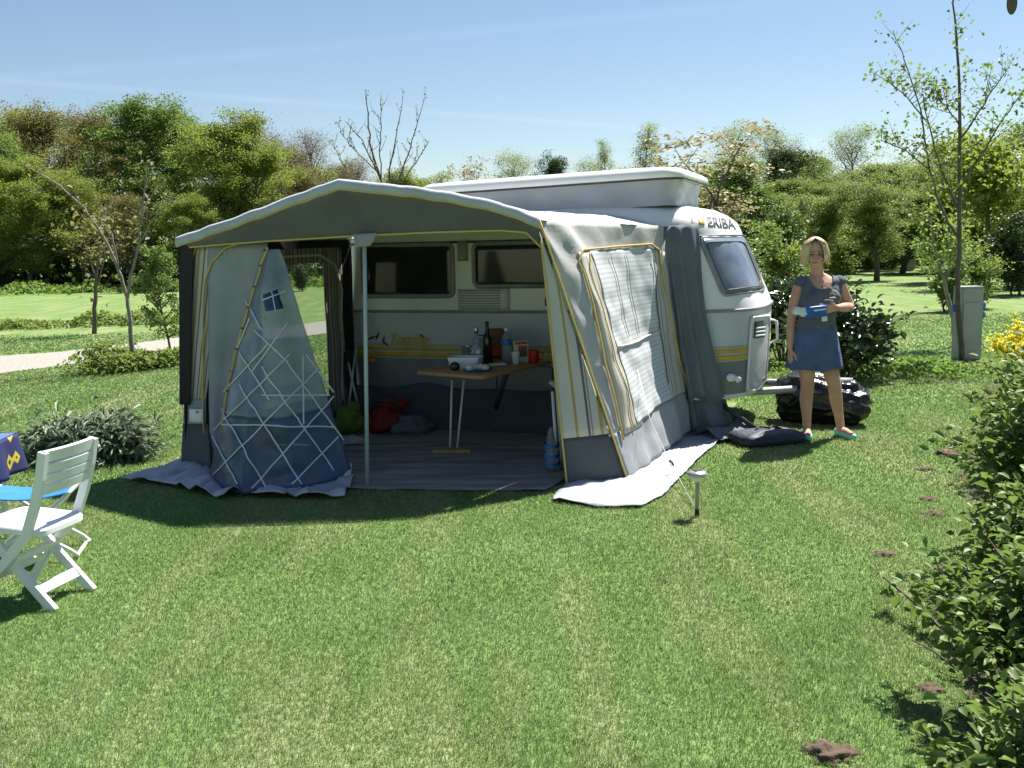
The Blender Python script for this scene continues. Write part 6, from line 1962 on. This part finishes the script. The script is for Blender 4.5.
# necklace pendant and chest print
MB().ellipsoid(pv(-.082, -.106, 1.235), (.008, .006, .010), 8, 6).build('pendant', M['trim_dark'], pw)
bv = BVHTree.FromPolygons([tuple(PO + Vector(p_)) for p_ in V], polys)
def chest(x_, z_):
    hit = bv.ray_cast(pv(x_, -.6, z_), Vector((0, 1, 0)))
    return (hit[0] if hit[0] else pv(x_, -.1, z_)) + Vector((0, -.015, 0))
M['print_orange'] = mat('print_orange', (.65, .33, .06), .8); M['print_white'] = mat('print_white', (.62, .66, .62), .8)
for r0, m_, sp_ in ((.022, 'print_orange', .005), (.013, 'print_white', .0045)):
    MB().tube([chest(-.018 + r0 * math.cos(t), 1.165 + r0 * math.sin(t)) for t in [math.pi * k / 10 for k in range(11)]], sp_, 6, flat=.35).build('print', M[m_], pw)
MB().tube([chest(-.040 + .045 * k / 6, 1.150) for k in range(7)], .007, 6, flat=.35).build('print', M['print_white'], pw)

# the blue packet in her hand
hp_ = pv(-.185, -.285, 1.055)
pk_ = tag(empty('packet', hp_), 'blue and white packet held in the woman hand', 'packet')
rot_ = Matrix.Rotation(R(12), 3, 'Z') @ Matrix.Rotation(R(-4), 3, 'Y')
def pq(x_, y_, z_): return hp_ + rot_ @ Vector((x_ * .86, y_, z_ * 1.08))
b = MB(); b.loft([[pq(x_, yy * k, zz * k) for yy, zz in [(.034 * math.copysign(abs(math.cos(t)) ** .25, math.cos(t)), .038 * math.copysign(abs(math.sin(t)) ** .25, math.sin(t))) for t in [2 * math.pi * i / 24 for i in range(24)]]] for x_, k in ((-.11, .93), (-.105, .98), (-.04, 1.02), (.03, 1.0), (.085, .98), (.09, .93))])
b.build('wrapper', M['blue_plastic'], pk_)
b = MB(); b.loft([[pq(x_ + .012 * math.sin(7 * yy * 90 + 40 * zz), yy * k + .006 * math.sin(zz * 200), zz * k2 + dz) for yy, zz in [(.03 * math.cos(t), .030 * math.sin(t)) for t in [2 * math.pi * i / 20 for i in range(20)]]] for x_, k, k2, dz in ((-.10, .95, 1.0, 0), (-.125, 1.2, 1.15, .004), (-.15, 1.1, .8, .012), (-.185, 1.3, 1.0, .018), (-.21, 1.2, .75, .02))])
b.build('open_end', M['white_plastic'], pk_)
MB().box(pq(.02, -.036, .01), (.10, .004, .012), rot_).build('white_band', M['white_plastic'], pk_)
MB().box(pq(.065, -.03, -.060), (.045, .006, .036), rot_).build('tag', M['white_plastic'], pk_)

grow_grass()
# park unused prototypes: none should be left at the origin
for k, o in list(PROTO.items()):
    if k not in USED:
        for ch in list(o.children): bpy.data.objects.remove(ch)
        bpy.data.objects.remove(o)

# ------------------------------------------------------------------ light, sky, camera
SUN_EL, SUN_AZ = R(57), math.atan2(.66, .75)     # azimuth from +Y towards +X
w = bpy.data.worlds.new('World'); sc.world = w; w.use_nodes = True
nt = w.node_tree
for n in list(nt.nodes): nt.nodes.remove(n)
out = N(nt, 'ShaderNodeOutputWorld'); bg = N(nt, 'ShaderNodeBackground'); bg.inputs[1].default_value = .053
sky = N(nt, 'ShaderNodeTexSky'); sky.sky_type = 'NISHITA'; sky.sun_disc = False
sky.sun_elevation = SUN_EL; sky.sun_rotation = SUN_AZ; sky.air_density = 1.0; sky.dust_density = .2; sky.ozone_density = 1.9; sky.altitude = 50
# faint contrails: thin bands round the sky sphere with soft ragged edges
tc = N(nt, 'ShaderNodeTexCoord')
col_ = sky.outputs[0]
for (ua, va, ub, vb_, amt, wd) in ((200, 95, 640, 128, .06, .003), (310, 48, 790, 0, .035, .005)):
    a_, b_ = ray(ua, va).normalized(), ray(ub, vb_).normalized(); nrm_ = a_.cross(b_).normalized()
    dp = N(nt, 'ShaderNodeVectorMath', operation='DOT_PRODUCT'); nt.links.new(tc.outputs['Generated'], dp.inputs[0]); dp.inputs[1].default_value = nrm_
    nz = N(nt, 'ShaderNodeTexNoise'); nz.inputs['Scale'].default_value = 14; nz.inputs['Detail'].default_value = 5; nt.links.new(tc.outputs['Generated'], nz.inputs[0])
    ab = N(nt, 'ShaderNodeMath', operation='ABSOLUTE'); nt.links.new(dp.outputs['Value'], ab.inputs[0])
    mr = N(nt, 'ShaderNodeMapRange'); mr.interpolation_type = 'SMOOTHSTEP'; mr.inputs[1].default_value = 0; mr.inputs[2].default_value = wd * 1.6; mr.inputs[3].default_value = 1; mr.inputs[4].default_value = 0
    nt.links.new(ab.outputs[0], mr.inputs[0])
    mu = N(nt, 'ShaderNodeMath', operation='MULTIPLY'); nt.links.new(mr.outputs[0], mu.inputs[0]); nt.links.new(nz.outputs[0], mu.inputs[1])
    mu2 = N(nt, 'ShaderNodeMath', operation='MULTIPLY'); nt.links.new(mu.outputs[0], mu2.inputs[0]); mu2.inputs[1].default_value = amt
    col_ = mixrgb(nt, mu2.outputs[0], col_, (14, 15, 16))
nt.links.new(col_, bg.inputs[0]); nt.links.new(bg.outputs[0], out.inputs[0])

ld = bpy.data.lights.new('sun', 'SUN'); ld.energy = 5.0; ld.angle = R(.5); ld.color = (1, .955, .88)
lo = bpy.data.objects.new('sun', ld); col.objects.link(lo); lo.location = (20, 20, 30)
to_sun = Vector((math.sin(SUN_AZ) * math.cos(SUN_EL), math.cos(SUN_AZ) * math.cos(SUN_EL), math.sin(SUN_EL)))
lo.rotation_euler = to_sun.to_track_quat('Z', 'Y').to_euler()

cd = bpy.data.cameras.new('camera'); cam = bpy.data.objects.new('camera', cd); col.objects.link(cam)
cd.sensor_width = 36; cd.sensor_fit = 'HORIZONTAL'; cd.lens = 36 * FPX / 1024; cd.clip_start = .05; cd.clip_end = 2000
right0, up0, fw0 = Vector((1, 0, 0)), Vector((0, SP, CP)), Vector((0, CP, -SP))
r_ = right0 * CR - up0 * SR
u_ = right0 * SR + up0 * CR
mm = Matrix((r_, u_, -fw0)).transposed().to_4x4(); mm.translation = Vector((0, 0, CAMZ))
cam.matrix_world = mm
sc.camera = cam
sc.view_settings.view_transform = 'Standard'; sc.view_settings.look = 'None'; sc.view_settings.gamma = 1; sc.view_settings.exposure = 1.18
sc.view_settings.use_curve_mapping = False
sc.render.resolution_x, sc.render.resolution_y = 1024, 768
sc.cycles.use_denoising = True
sc.cycles.max_bounces = 8; sc.cycles.transparent_max_bounces = 12
